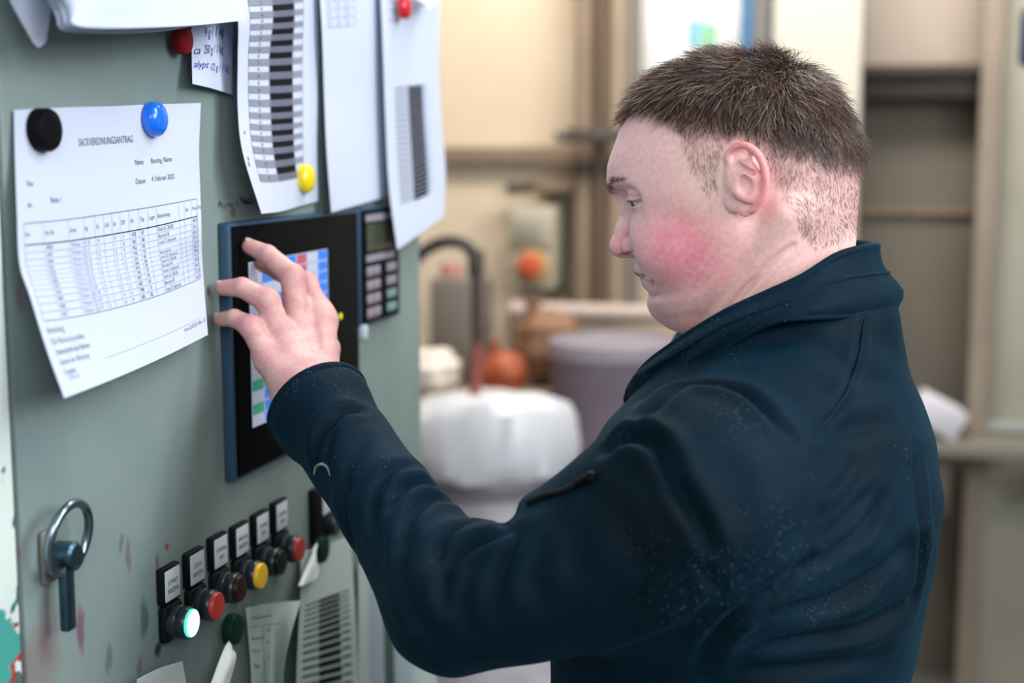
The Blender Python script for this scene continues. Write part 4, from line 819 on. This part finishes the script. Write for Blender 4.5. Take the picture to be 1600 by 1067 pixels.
paint(ih, scalp, np.where(earm, 0, amt*(.18+.66*topd)))
il = np.arange(len(hv), len(hv)+len(lv)); PL = lv
red = np.array(lin('c67c80'))[:3]; tone[il] = hand_tone; mo = np.sin(PL[:, 0]*160+np.sin(PL[:, 2]*130)*2)*np.sin(PL[:, 2]*150+PL[:, 1]*90); paint(il, np.array(lin('c98f94'))[:3], np.clip(.2+.28*mo, 0, .4)); paint(il, np.array(lin('dcbcae'))[:3], np.clip(.15-.3*mo, 0, .3))
for k in ('index', 'middle', 'ring', 'little'):
    for j, r_, g in ((1, .013, .55), (0, .014, .35), (3, .011, .35)):
        paint(il, red, np.clip(1.3-np.linalg.norm(PL-LH[k][j], axis=1)/r_, 0, 1)*g)
M_skin = bpy.data.materials.new('skin'); M_skin.use_nodes = True
def skin_nodes(m):
    nt = m.node_tree; b = nt.nodes['Principled BSDF']; L = nt.links.new; at = nt.nodes.new('ShaderNodeVertexColor'); at.layer_name = 'tone'
    tc = nt.nodes.new('ShaderNodeTexCoord'); n = nt.nodes.new('ShaderNodeTexNoise'); n.inputs['Scale'].default_value = 260; n.inputs['Detail'].default_value = 3; L(tc.outputs['Object'], n.inputs['Vector'])
    mr = nt.nodes.new('ShaderNodeMapRange'); mr.inputs['From Min'].default_value = .3; mr.inputs['From Max'].default_value = .7; mr.inputs['To Min'].default_value = .90; mr.inputs['To Max'].default_value = 1.06; L(n.outputs['Fac'], mr.inputs['Value'])
    mx = nt.nodes.new('ShaderNodeMixRGB'); mx.blend_type = 'MULTIPLY'; mx.inputs['Fac'].default_value = 1; L(at.outputs['Color'], mx.inputs['Color1']); L(mr.outputs[0], mx.inputs['Color2']); L(mx.outputs[0], b.inputs['Base Color'])
    b.inputs['Roughness'].default_value = .5; b.inputs['Specular IOR Level'].default_value = .35; b.inputs['Subsurface Weight'].default_value = .12; b.inputs['Subsurface Radius'].default_value = (1, .35, .2); b.inputs['Subsurface Scale'].default_value = .006
    n2 = nt.nodes.new('ShaderNodeTexNoise'); n2.inputs['Scale'].default_value = 900; n2.inputs['Detail'].default_value = 2; L(tc.outputs['Object'], n2.inputs['Vector'])
    bp = nt.nodes.new('ShaderNodeBump'); bp.inputs['Strength'].default_value = .15; bp.inputs['Distance'].default_value = .0006; L(n2.outputs['Fac'], bp.inputs['Height']); L(bp.outputs['Normal'], b.inputs['Normal'])
skin_nodes(M_skin)
mesh_obj('body', bv, bq, M_skin, person, np.concatenate([tone, np.ones((len(bv), 1))], 1))
# fingernails on the bent left hand
M_nail = mat('nail', 'dcb3b4', .3, spec=.5)
for k in ('index', 'middle', 'ring', 'little'):
    j = LH[k]; ax = j[3]-j[2]; ax /= np.linalg.norm(ax); do = j[2]-(j[1]+j[3])/2; do -= ax*(do@ax); do /= np.linalg.norm(do); sd = np.cross(ax, do); r_ = FR[k][3]
    b = MB(); bb = bmesh.new(); bmesh.ops.create_uvsphere(bb, u_segments=20, v_segments=12, radius=1)
    for v in bb.verts:
        q = np.array(v.co); v.co = Vector(j[3]+ax*(.0012+q[0]*.0056)+sd*q[1]*r_*.72+do*(r_*(.82-.20*q[1]**2)+q[2]*.0014))
    b.bm(bb, 0, True); b.build('fingernail', M_nail, person)
# eyes
M_eye = mat('eye_white', 'b4afb4', .15, spec=.6); M_iris = mat('iris', '3f4d5a', .2); M_pupil = mat('pupil', '08090b', .1)
for s in (1, -1):
    c = np.array((82.6, 32*s, 15.2)); b = MB(); n = 32; prof = [(12.2*math.sin(t), 12.2*math.cos(t)) for t in np.linspace(0.001, math.pi, 24)]; V = []; F = []; mi = []
    look = np.array((.88, .32, -.35)); look /= np.linalg.norm(look); side_ = np.cross(look, (0, 0, 1.)); side_ /= np.linalg.norm(side_); upv = np.cross(look, side_)
    for r, h in prof:
        for k in range(n): an = 2*math.pi*k/n; V.append(from_head(c+look*h+side_*r*math.cos(an)+upv*r*math.sin(an)))
    for i in range(len(prof)-1):
        F = [(i*n+k, i*n+(k+1) % n, (i+1)*n+(k+1) % n, (i+1)*n+k) for k in range(n)]
        ang = (i+.5)/(len(prof)-1)*math.pi
        mi.append((F, 2 if ang < .2 else (1 if ang < .5 else 0)))
    k0 = len(b.v); b.v += [tuple(v) for v in V]
    for F, m_ in mi:
        for q in F: b.f.append(tuple(i+k0 for i in q)); b.m.append(m_); b.sm.append(True)
    b.build('eye', [M_eye, M_iris, M_pupil], person)
# ------------------------------------------------------------------ hair
def strands(name, roots, dirs, nrms, length, width, mats_, parent, curl=.0, seg=4, droop=0.0, lift=.35, mi=None, clump=0):
    """tapered three-sided strands; dirs combed along the skin, lift leaves the skin along the normal"""
    n = len(roots)
    if clump:                                    # neighbouring strands lean towards a shared tip
        from mathutils.kdtree import KDTree
        K = rng.choice(n, clump, replace=False); kd = KDTree(clump); [kd.insert(Vector(roots[q]), j) for j, q in enumerate(K)]; kd.balance()
        j = np.array([kd.find(Vector(r))[1] for r in roots]); q = K[j]; dj = dirs[q]+rng.normal(0, .30, (clump, 3))[j]; tipv = roots[q]+dj*length[:, None]*1.05-roots
        dirs = dirs*.45+.62*tipv/(length[:, None]+1e-9); dirs -= nrms*(dirs*nrms).sum(1)[:, None]*.8; dirs /= np.linalg.norm(dirs, axis=1)[:, None]
    V = np.zeros((n, seg+1, 3, 3)); p = roots.copy(); d = dirs*(1-lift)+nrms*lift; d /= np.linalg.norm(d, axis=1)[:, None]
    ph = rng.uniform(0, 6.28, n); st = (length/seg)[:, None]; side = np.cross(d, nrms); side /= np.linalg.norm(side, axis=1)[:, None]+1e-9
    for j in range(seg+1):
        t = j/seg; w = (width*(1-.75*t))[:, None]; up = np.cross(side, d)
        for k in range(3):
            an = 2*math.pi*k/3; V[:, j, k] = p+side*w*math.cos(an)+up*w*math.sin(an)
        bend = side*(np.sin(ph+t*5.0)*curl)[:, None]+nrms*(np.cos(ph*1.3+t*4)*curl*.6)[:, None]
        d = d*(1-.10)+dirs*.16-nrms*droop+bend; d /= np.linalg.norm(d, axis=1)[:, None]; p = p+d*st
    idx = np.arange(n*(seg+1)*3).reshape(n, seg+1, 3); Q = []
    for j in range(seg):
        for k in range(3): Q.append(np.stack([idx[:, j, k], idx[:, j, (k+1) % 3], idx[:, j+1, (k+1) % 3], idx[:, j+1, k]], 1))
    Q = np.stack(Q, 1).reshape(-1, 4); o = mesh_obj(name, V.reshape(-1, 3), Q, mats_, parent)
    if mi is not None: o.data.polygons.foreach_set('material_index', np.repeat(mi, seg*3).astype(np.int32))
    return o
hn = vnormals(hv, hq)
def pick(weight, n):
    A = weight*1.0; i = rng.choice(len(hv), n, p=A/A.sum()); tang = rng.normal(0, .0006, (n, 3)); nn = hn[i]; tang -= nn*(tang*nn).sum(1)[:, None]; return i, hv[i]+tang, nn
def hmat(name, c, r=.42):
    m = mat(name, c, r, spec=.55); return m
HAIR = [hmat('hair_brown', '5c463e', .32), hmat('hair_dark', '362926', .32), hmat('hair_blond', '9c8472', .34), hmat('hair_light', 'c2ac9a', .36)]
def comb(L, nn):
    """combing direction in the head frame: forward over the top, down and back on the sides"""
    a, w, b = L[:, 0], L[:, 1], L[:, 2]; f = np.zeros_like(L); sideness = np.clip((np.abs(w)-35)/35, 0, 1); back = np.clip((-a-20)/50, 0, 1); low = np.clip((60-b)/60, 0, 1)
    f[:, 0] = .9*(1-sideness)*(1-back)+.35*sideness*(1-back)-.15*back
    f[:, 1] = np.sign(w)*(.35*(1-back))+.1
    f[:, 2] = -.15-.85*sideness-.9*back-.3*low
    f += rng.normal(0, .16, f.shape); wv = np.stack([np.sin(a*.13+b*.09), np.sin(b*.17-a*.06), np.sin(a*.11+2+b*.12)], 1)*.45; f += wv
    d = f@HM; d -= nn*(d*nn).sum(1)[:, None]; return d/(np.linalg.norm(d, axis=1)[:, None]+1e-9)
wt = np.where(earm, 0, amt**1.2)*topd**1.2
i, rts, nn = pick(wt, 21000); L_ = Lh[i]; tp_ = topd[i]; d = comb(L_, nn)
front = np.clip((L_[:, 0]-20)/70, 0, 1)*tp_
ln = (.0065+.021*tp_+.003*front)*rng.uniform(.7, 1.25, len(i)); wd = (.00020+.00016*tp_)*rng.uniform(.7, 1.3, len(i))
lightp = np.clip(.25+.5*np.clip((L_[:, 0]-10)/80, 0, 1)-.2*np.clip((-L_[:, 0]-20)/60, 0, 1), .05, .8); u_ = rng.random(len(i))
mi = np.where(u_ < lightp*.55, 2, np.where(u_ < lightp*.75, 3, np.where(u_ < .65, 0, 1)))
strands('hair', rts-nn*.0006, d, nn, ln, wd, HAIR, person, curl=.22, seg=5, droop=.03, lift=.42, mi=mi, clump=2600)['kind'] = 'stuff'
wt = np.where(earm, 0, np.clip(amt*1.3, 0, 1)**1.5)*np.clip(1.25-topd, 0, 1)
i, rts, nn = pick(wt, 15000); d = comb(Lh[i], nn); tp_ = topd[i]
strands('cropped_hair', rts-nn*.0004, d, nn, (.0055+.007*tp_)*rng.uniform(.7, 1.3, len(i)), np.full(len(i), .00013)*rng.uniform(.7, 1.3, len(i)), [hmat('fade_brown', '6a5046', .4), hmat('fade_light', '9c8272', .4)], person, curl=.18, seg=3, lift=.22, mi=(rng.random(len(i)) < .45).astype(int))['kind'] = 'stuff'
# a few long fly-away hairs at the crown and the forehead
wt2 = blob(Lh, (-45, 20, 100), (40, 50, 30))*amt+blob(Lh, (75, 0, 100), (20, 40, 20))*amt*.6
i, rts, nn = pick(wt2, 420); d = comb(Lh[i], nn); d2 = d+rng.normal(0, .7, d.shape); d2 /= np.linalg.norm(d2, axis=1)[:, None]
strands('stray_hair', rts, d2, nn, rng.uniform(.018, .034, len(i)), np.full(len(i), .00014), [HAIR[0]], person, curl=.3, seg=6, lift=.7)['kind'] = 'stuff'
# eyebrows and lashes
wb = np.zeros(len(hv))
bp_ = np.array([(0, 7, 28.5), (0, 20, 33.0), (0, 33, 36.5), (0, 47, 34.5)])
bpath = smooth_path(bp_, 30); dist = np.min(np.linalg.norm(La[:, None, :]-bpath[None], axis=2), axis=1) if False else np.full(len(hv), 99.)
near = (La[:, 0] > 70) & (La[:, 2] > 15) & (La[:, 2] < 50) & (La[:, 1] < 60)
dist[near] = np.min(np.linalg.norm(La[near][:, None, 1:]-bpath[None][:, :, 1:], axis=2), axis=1)
wb = np.clip(1-dist/(4.6-2.2*np.clip(La[:, 1]/50, 0, 1)), 0, 1)*np.clip((57-La[:, 1])/18, 0, 1)*np.clip(La[:, 1]/14, .35, 1)
i, rts, nn = pick(wb, 700); f = np.zeros((len(i), 3)); f[:, 0] = -.8; f[:, 1] = np.sign(Lh[i, 1])*.8; f[:, 2] = .15; f += rng.normal(0, .25, f.shape); d = f@HM; d -= nn*(d*nn).sum(1)[:, None]; d /= np.linalg.norm(d, axis=1)[:, None]
strands('eyebrow', rts, d, nn, rng.uniform(.004, .0065, len(i)), np.full(len(i), .00014), [mat('brow_hair', '7a5a50', .5)], person, seg=3, lift=.2)['kind'] = 'stuff'
n = 90; s = rng.random(n); sg = np.where(np.arange(n) % 2, 1, -1); lp = crom(np.array([(96.5, 21, 15.2), (98.0, 29, 15.8), (95.5, 37, 15.6), (89, 44, 14.0)]), s*3); lp[:, 1] *= sg
rt = from_head(lp); f = np.stack([np.full(n, .8), sg*(s-.3)*.8, np.full(n, -.45)], 1)+rng.normal(0, .1, (n, 3)); d = f@HM; d /= np.linalg.norm(d, axis=1)[:, None]
strands('eyelash', rt, d, d, rng.uniform(.005, .008, n), np.full(n, .00016), [mat('lash', '2c1f1e', .5)], person, seg=3, lift=.0)['kind'] = 'stuff'
# ------------------------------------------------------------------ jacket
TZ = np.array([.80, .95, 1.05, 1.18, 1.26, 1.34, 1.40, 1.445, 1.48, 1.51], f32)
TX = np.array([-.130, -.133, -.134, -.133, -.125, -.114, -.104, -.094, -.089, -.086], f32)     # centre
TRX = np.array([.152, .153, .156, .158, .163, .162, .140, .110, .096, .090], f32)              # half depth
TRY = np.array([.205, .205, .210, .212, .215, .212, .195, .160, .118, .095], f32)              # half width
CUFF = W(495, 632, 1.257); CAX = (CUFF-LE)/np.linalg.norm(CUFF-LE)
RCUFF = rw+np.array([.012, .003, .045]); RAX = (RCUFF-RE)/np.linalg.norm(RCUFF-RE)
def jacket_field(P):
    x, y, z = P[:, 0], P[:, 1], P[:, 2]; xc = np.interp(z, TZ, TX).astype(f32); rx = np.interp(z, TZ, TRX).astype(f32); ry = np.interp(z, TZ, TRY).astype(f32)
    q = ((np.abs(x-xc)/rx)**2.3+(np.abs(y-YM)/ry)**2.3)**(1/2.3); d = (q-1)*np.minimum(rx, ry)*f32(.95)
    d = smax(d, z-f32(1.515), .015); d = np.maximum(d, f32(.86)-z)
    for s, e, c, ax, k in ((LS, LE, CUFF, CAX, 1), (RS, RE, RCUFF, RAX, 0)):
        sh = s+np.array([0, .01 if k else -.01, .012])
        up = smin(ell(P, sh, (.088, .082, .092)), cone(P, s, e+np.array([0, 0, -.008]), .082, .052), .04)
        fo = chain(P, [e, e+(c-e)*.45, c, c+ax*.05], [.052, .041, .041, .042], .01)
        fo = smin(fo, cone(P, c-ax*.012, c, .0465, .0455), .008)
        fo = smax(fo, _p(P, c)@np.asarray(ax, f32), .004)
        d = smin(d, smin(up, fo, .014), .045)
    d = smax(d, -cone(P, W(784, 801, 1.00), W(784, 801, 1.30), .0105), .014)
    d = smin(d, cone(P, (-.10, YM, 1.43), LS+np.array([.03, .03, .055]), .043, .040), .035)
    d = smin(d, cone(P, (-.10, YM, 1.43), RS+np.array([.03, -.03, .03]), .05, .045), .04)
    d = smax(d, -cone(P, (-.100, YM, 1.62), (-.135, YM, 1.470), .088, .080), .012)
    return d
jlo, jhi = np.array([LE[0]-.12, .84, .85]), np.array([.12, 1.68, 1.53]); jlo[0] = min(jlo[0], CUFF[0]-.07)
jv, jq = field_mesh(jacket_field, jlo, jhi, .0036); jv = relax(jv, jq, 5, .5)
from mathutils.bvhtree import BVHTree
def bvh(): return BVHTree.FromPolygons([tuple(v) for v in jv], [tuple(q) for q in jq])
JB = bvh()
def on_jacket(pts, n=None, lift=0.0):
    pts = smooth_path(np.array(pts, float), n) if n else np.array(pts, float); out = []; nn = []
    for p in pts:
        d = Vector(ray(*p)).normalized(); h = JB.ray_cast(Vector(C0), d)
        if h[0] is not None:
            nv_ = h[1] if h[1].dot(d) < 0 else -h[1]; out.append(np.array(h[0])+np.array(nv_)*lift); nn.append(np.array(nv_))
    return np.array(out), np.array(nn)
jn = vnormals(jv, jq)
if (jn*(jv-jv.mean(0))).sum(1).mean() < 0: jn = -jn
disp = np.zeros(len(jv))
def fold(pts, amp, sig, ridge=.36, taper=True):
    P, _ = on_jacket(pts, 26)
    if len(P) < 3: return
    lo, hi = P.min(0)-sig*5, P.max(0)+sig*5; m = np.where(((jv > lo) & (jv < hi)).all(1))[0]
    D = np.linalg.norm(jv[m][:, None]-P[None], axis=2); k = D.argmin(1); d = D[np.arange(len(m)), k]; t = k/(len(P)-1)
    a = amp*(np.sin(np.pi*np.clip(t*.94+.03, 0, 1))**.6 if taper else 1.0)
    disp[m] += 1.15*a*(-np.exp(-(d/sig)**2)+ridge*np.exp(-((d-1.9*sig)/(1.1*sig))**2))
FOLDS = [ # pixel paths on the sleeve and the back, depth, half width
 ([(1000, 655), (1040, 620), (1072, 605), (1118, 603), (1160, 614), (1200, 642), (1242, 688)], .0125, .0062),
 ([(946, 702), (970, 686), (1000, 681), (1028, 694), (1052, 728)], .014, .0062), ([(1010, 712), (1040, 735), (1068, 775), (1098, 826), (1112, 872)], .0085, .0065),
 ([(975, 735), (1000, 742), (1030, 768)], .004, .007), ([(960, 790), (985, 840), (988, 900)], .003, .009), ([(1085, 880), (1112, 905), (1125, 930)], .005, .005), ([(1025, 870), (1010, 920), (985, 950)], .004, .006),
 ([(930, 1016), (1000, 985), (1060, 955), (1122, 918)], -.005, .009),
 ([(1232, 902), (1290, 872), (1345, 830), (1380, 775)], .0085, .006), ([(1195, 960), (1290, 940), (1360, 905), (1418, 850)], .0095, .007),
 ([(1285, 840), (1325, 805), (1360, 765)], .006, .005), ([(1285, 808), (1320, 780), (1350, 735)], .005, .0045), ([(1290, 778), (1320, 750), (1340, 715)], .004, .004),
 ([(1180, 1010), (1260, 1000), (1350, 980), (1430, 935)], .0085, .008), ([(1160, 1045), (1260, 1040), (1380, 1020)], .007, .008),
 ([(1432, 705), (1436, 780), (1440, 860), (1428, 940)], .007, .007),
 ([(1262, 870), (1225, 912), (1160, 955), (1115, 1000), (1095, 1050)], .009, .007), ([(1300, 560), (1350, 590), (1400, 600)], .003, .009), ([(1180, 540), (1240, 530), (1300, 545)], .003, .008), ([(1290, 680), (1340, 668), (1390, 665)], .004, .008),
 ([(692, 764), (660, 752), (628, 764), (604, 795)], .009, .0050), ([(737, 792), (702, 780), (668, 780), (640, 811), (630, 850)], .009, .0052), ([(792, 824), (764, 812), (728, 820), (692, 845), (676, 885)], .0095, .0050),
 ([(800, 830), (752, 844), (712, 868), (698, 895), (695, 950)], .010, .0056), ([(818, 830), (796, 867), (780, 907), (773, 955)], .0075, .0060), ([(735, 880), (722, 930), (728, 985)], .004, .006),
 ([(632, 850), (628, 900), (645, 955), (672, 995)], .005, .007), ([(566, 640), (540, 640), (518, 656), (500, 681), (493, 725)], .0095, .0052), ([(524, 662), (514, 700), (511, 735)], .005, .004),
 ([(572, 682), (541, 747), (536, 800), (552, 860)], .0045, .006), ([(606, 735), (590, 765), (584, 811), (598, 870)], .0055, .0055), ([(650, 724), (615, 735), (596, 757)], .006, .0050), ([(548, 757), (538, 780)], .004, .004),
 ([(850, 830), (838, 900), (850, 960)], .003, .009), ([(880, 800), (900, 850), (890, 930)], .003, .009), ([(1120, 700), (1150, 760), (1160, 830)], .002, .012)]
for fo in FOLDS: fold(*fo)
SEAMS = [[(1350, 498), (1342, 560), (1324, 612), (1300, 648), (1270, 684)], [(1256, 676), (1271, 722), (1281, 765), (1277, 822), (1258, 878), (1212, 930), (1168, 962), (1110, 985)]]
fold(SEAMS[1], .0035, .0035, .5, False); fold(SEAMS[0], .0022, .004, .7, False)
w1 = np.sin(jv[:, 0]*63+np.sin(jv[:, 2]*47)*1.7)*np.sin(jv[:, 2]*71+jv[:, 1]*38+np.sin(jv[:, 0]*31)*2)
disp += w1*.0011
disp = np.clip(disp, -.012, .009); jv = jv+jn*disp[:, None]; jv = relax(jv, jq, 1, .5); JB = bvh()
M_jack = bpy.data.materials.new('softshell_navy'); M_jack.use_nodes = True
def jacket_nodes(m, dust=True):
    nt = m.node_tree; b = nt.nodes['Principled BSDF']; L = nt.links.new; tc = nt.nodes.new('ShaderNodeTexCoord')
    n = nt.nodes.new('ShaderNodeTexNoise'); n.inputs['Scale'].default_value = 9; n.inputs['Detail'].default_value = 5; L(tc.outputs['Object'], n.inputs['Vector'])
    r = nt.nodes.new('ShaderNodeValToRGB'); r.color_ramp.elements[0].position = .3; r.color_ramp.elements[1].position = .72; r.color_ramp.elements[0].color = lin('03111a'); r.color_ramp.elements[1].color = lin('05202f'); L(n.outputs['Fac'], r.inputs['Fac']); cur = r.outputs['Color']
    for sc, th, c, k in ((430, .10, '9fb6c4', .7), (170, .045, '6f90a4', .55)):       # paint dust specks
        v = nt.nodes.new('ShaderNodeTexVoronoi'); v.inputs['Scale'].default_value = sc; L(tc.outputs['Object'], v.inputs['Vector'])
        sp = nt.nodes.new('ShaderNodeMapRange'); sp.inputs['From Min'].default_value = th*2.4; sp.inputs['From Max'].default_value = th; L(v.outputs['Distance'], sp.inputs['Value'])
        n3 = nt.nodes.new('ShaderNodeTexNoise'); n3.inputs['Scale'].default_value = 7 if sc > 300 else 11; n3.inputs['Detail'].default_value = 3; L(tc.outputs['Object'], n3.inputs['Vector'])
        g = nt.nodes.new('ShaderNodeMapRange'); g.inputs['From Min'].default_value = .53; g.inputs['From Max'].default_value = .72; g.inputs['To Max'].default_value = k; L(n3.outputs['Fac'], g.inputs['Value'])
        cs = nt.nodes.new('ShaderNodeSeparateColor'); L(v.outputs['Color'], cs.inputs[0]); gt = nt.nodes.new('ShaderNodeMath'); gt.operation = 'GREATER_THAN'; gt.inputs[1].default_value = .62; L(cs.outputs[0], gt.inputs[0])
        m1 = nt.nodes.new('ShaderNodeMath'); m1.operation = 'MULTIPLY'; L(sp.outputs[0], m1.inputs[0]); L(g.outputs[0], m1.inputs[1])
        m2 = nt.nodes.new('ShaderNodeMath'); m2.operation = 'MULTIPLY'; L(m1.outputs[0], m2.inputs[0]); L(gt.outputs[0], m2.inputs[1])
        mx = nt.nodes.new('ShaderNodeMixRGB'); L(m2.outputs[0], mx.inputs['Fac']); L(cur, mx.inputs['Color1']); mx.inputs['Color2'].default_value = lin(c); cur = mx.outputs[0]
    L(cur, b.inputs['Base Color']); b.inputs['Roughness'].default_value = .66; b.inputs['Specular IOR Level'].default_value = .07; b.inputs['Sheen Weight'].default_value = .12; b.inputs['Sheen Roughness'].default_value = .5; b.inputs['Sheen Tint'].default_value = lin('3f86a8')
    n2 = nt.nodes.new('ShaderNodeTexNoise'); n2.inputs['Scale'].default_value = 1100; n2.inputs['Detail'].default_value = 2; L(tc.outputs['Object'], n2.inputs['Vector'])
    bp = nt.nodes.new('ShaderNodeBump'); bp.inputs['Strength'].default_value = .25; bp.inputs['Distance'].default_value = .0006; L(n2.outputs['Fac'], bp.inputs['Height']); L(bp.outputs['Normal'], b.inputs['Normal'])
jacket_nodes(M_jack)
jacket = mesh_obj('jacket', jv, jq, M_jack, person)
M_pip = mat('piping', '060d14', .5); M_zip = mat('zip_black', '04070a', .5, spec=.15)
def jchild(b, name, m):
    o = b.build(name, m, jacket); o.matrix_parent_inverse = Matrix(); return o
for s in SEAMS[:1]:
    P, _ = on_jacket(s, 40, .0006); b = MB(); b.tube(P, [.0022*min(1, .15+i/5, .15+(len(P)-1-i)/5) for i in range(len(P))], 8); jchild(b, 'piping', M_jack)
b = MB(); P, Nn = on_jacket([(826, 787), (850, 777), (880, 769), (905, 757), (932, 741)], 30, .001)
if len(P) > 3: b.tube(P, .0032, 8); jchild(b, 'pocket_zip', M_zip)
b = MB(); P, Nn = on_jacket([(905, 760), (920, 751), (930, 748)], 8, .005)
if len(P) > 2: b.tube(P, [.0028]*len(P), 8); b.lathe([(.003, -.003), (.0034, 0), (.003, .003)], 'z', P[-1], 12); jchild(b, 'zip_pull', M_zip)
b = MB()
for s in ([(491, 742), (494, 730), (503, 725), (512, 731), (516, 743)],):
    P, Nn = on_jacket(s, 14, .0004)
    if len(P) > 3: b.tube(P, [.0004+.0009*math.sin(math.pi*i/(len(P)-1)) for i in range(len(P))], 6)
if b.v: jchild(b, 'paint_scuff', mat('scuff', '707a72', .8))
# collar: stands up round the neck, left open in front
def near(x, y, l): return ony(x, y, YM-l)
TOP = [near(1375, 386, 0), near(1350, 389, .035), near(1311, 401, .062), near(1258, 433, .083), near(1200, 459, .092), near(1139, 486, .095), near(1082, 519, .086), near(1040, 547, .064), near(1012, 568, .038), near(984, 599, .006)]
BOT = [near(1398, 493, 0), near(1372, 494, .05), near(1320, 496, .088), near(1258, 499, .115), near(1210, 506, .122), near(1150, 533, .122), near(1099, 566, .112), near(1052, 598, .085), near(1022, 618, .050), near(992, 638, .010)]
TOP = smooth_path(np.array(TOP), 40); BOT = smooth_path(np.array(BOT), 40)
def mirror(A):
    M = A.copy(); M[:, 1] = 2*YM-M[:, 1]; w = np.clip((-.05-M[:, 0])/.05, 0, 1)*np.clip((M[:, 1]-YM)/.03, 0, 1); M[:, 2] -= .040*w; M[:, 1] -= .012*w; return M
TOP = np.concatenate([TOP[::-1], mirror(TOP)[1:]]); BOT = np.concatenate([BOT[::-1], mirror(BOT)[1:]])
ncol = len(TOP); nr = 9; axis_ = np.array([-.115, YM]); outer = []
for j in range(nr):
    t = j/(nr-1); P = TOP*(1-t)+BOT*t; o2 = P[:, :2]-axis_; o2 /= np.linalg.norm(o2, axis=1)[:, None]; q = np.linspace(0, 1, ncol)
    P = P.copy(); fw_ = np.clip((np.abs(q-.5)*2-.30)/.3, 0, 1)*np.clip((1-np.abs(q-.5)*2)/.08, 0, 1); bul = .006*math.sin(math.pi*t)-.004*math.sin(2*math.pi*t)+fw_*(.011*math.exp(-((t-.30)/.22)**2)-.006*t)+.0025*np.sin(q*23+t*5)*math.sin(math.pi*t)+.002*np.sin(q*41+t*9)*math.sin(math.pi*t); P[:, :2] += o2*np.asarray(bul).reshape(-1, 1) if np.ndim(bul) else o2*bul; outer.append(P)
outer = np.array(outer); inner = outer.copy()
for j in range(nr): o2 = outer[j][:, :2]-axis_; o2 /= np.linalg.norm(o2, axis=1)[:, None]; inner[j][:, :2] -= o2*.0055
b = MB(); V = np.concatenate([outer.reshape(-1, 3), inner.reshape(-1, 3)]); k = nr*ncol; F = []
for j in range(nr-1):
    for i in range(ncol-1): a = (j*ncol+i, j*ncol+i+1, (j+1)*ncol+i+1, (j+1)*ncol+i); F += [a, tuple(x+k for x in a[::-1])]
for i in range(ncol-1): F += [(i+1, i, i+k, i+1+k), ((nr-1)*ncol+i, (nr-1)*ncol+i+1, (nr-1)*ncol+i+1+k, (nr-1)*ncol+i+k)]
for j in range(nr-1): F += [(j*ncol, (j+1)*ncol, (j+1)*ncol+k, j*ncol+k), ((j+1)*ncol+ncol-1, j*ncol+ncol-1, j*ncol+ncol-1+k, (j+1)*ncol+ncol-1+k)]
b.add(V, F, 0, True); collar = jchild(b, 'collar', M_jack)
b = MB(); b.tube((outer[0]+inner[0])/2, .0036, 10); b.tube(outer[-1]+np.array([0, 0, .001]), .0024, 8); jchild(b, 'collar_piping', M_jack)
b = MB(); b.tube(outer[3][6:-6], .0016, 8); jchild(b, 'collar_fold', M_jack)
b = MB(); e = (outer[:, 0]+inner[:, 0])/2; b.tube(np.concatenate([e, [e[-1]+np.array([-.004, 0, -.05]), e[-1]+np.array([-.02, 0, -.16])]]), .0045, 10); jchild(b, 'front_zip', M_zip)
# cuff hem
for c, ax, r in ((CUFF, CAX, .0442), (RCUFF, RAX, .0415)):
    s1 = np.cross(ax, [0, 0, 1]); s1 /= np.linalg.norm(s1); s2 = np.cross(s1, ax); b = MB()
    b.tube([c-ax*.003+(s1*math.cos(a)+s2*math.sin(a))*r for a in np.linspace(0, 2*math.pi, 40, endpoint=False)], .0042, 10, closed=True); jchild(b, 'cuff_hem', M_jack)
# ------------------------------------------------------------------ trousers and shoes (below the frame)
def trouser_field(P):
    d = ell(P, (-.13, YM, .90), (.150, .195, .14))
    for s in (-1, 1): d = smin(d, chain(P, [(-.13, YM+s*.095, .85), (-.14, YM+s*.11, .48), (-.115, YM+s*.115, .09)], [.098, .075, .062], .02), .03)
    return np.maximum(np.maximum(d, P[:, 2]-f32(.93)), f32(.055)-P[:, 2])
tv, tq = field_mesh(trouser_field, (-.35, .95, .03), (.10, 1.56, .96), .009); mesh_obj('trousers', relax(tv, tq, 2), tq, mat('trouser_cloth', '1a2026', .8), person)
for s in (-1, 1):
    def shoe_field(P, s=s):
        d = chain(P, [(-.06, YM+s*.115, .045), (-.20, YM+s*.122, .045), (-.27, YM+s*.125, .035)], [.045, .048, .040], .02); d = smin(d, cone(P, (-.09, YM+s*.115, .05), (-.10, YM+s*.115, .12), .046, .048), .02); return np.maximum(d, f32(.022)-P[:, 2])
    sv, sq = field_mesh(shoe_field, (-.36, YM+s*.12-.09, 0), (.03, YM+s*.12+.09, .2), .006); sh = mesh_obj('shoe', relax(sv, sq, 1), sq, mat('shoe_leather', '15130f', .5), person)
    b = MB(); b.box((-.318, YM+s*.122-.052, .0), (-.012, YM+s*.122+.052, .024), .010); so = b.build('sole', mat('sole_rubber', '0c0c0c', .8), sh); so.matrix_parent_inverse = Matrix()
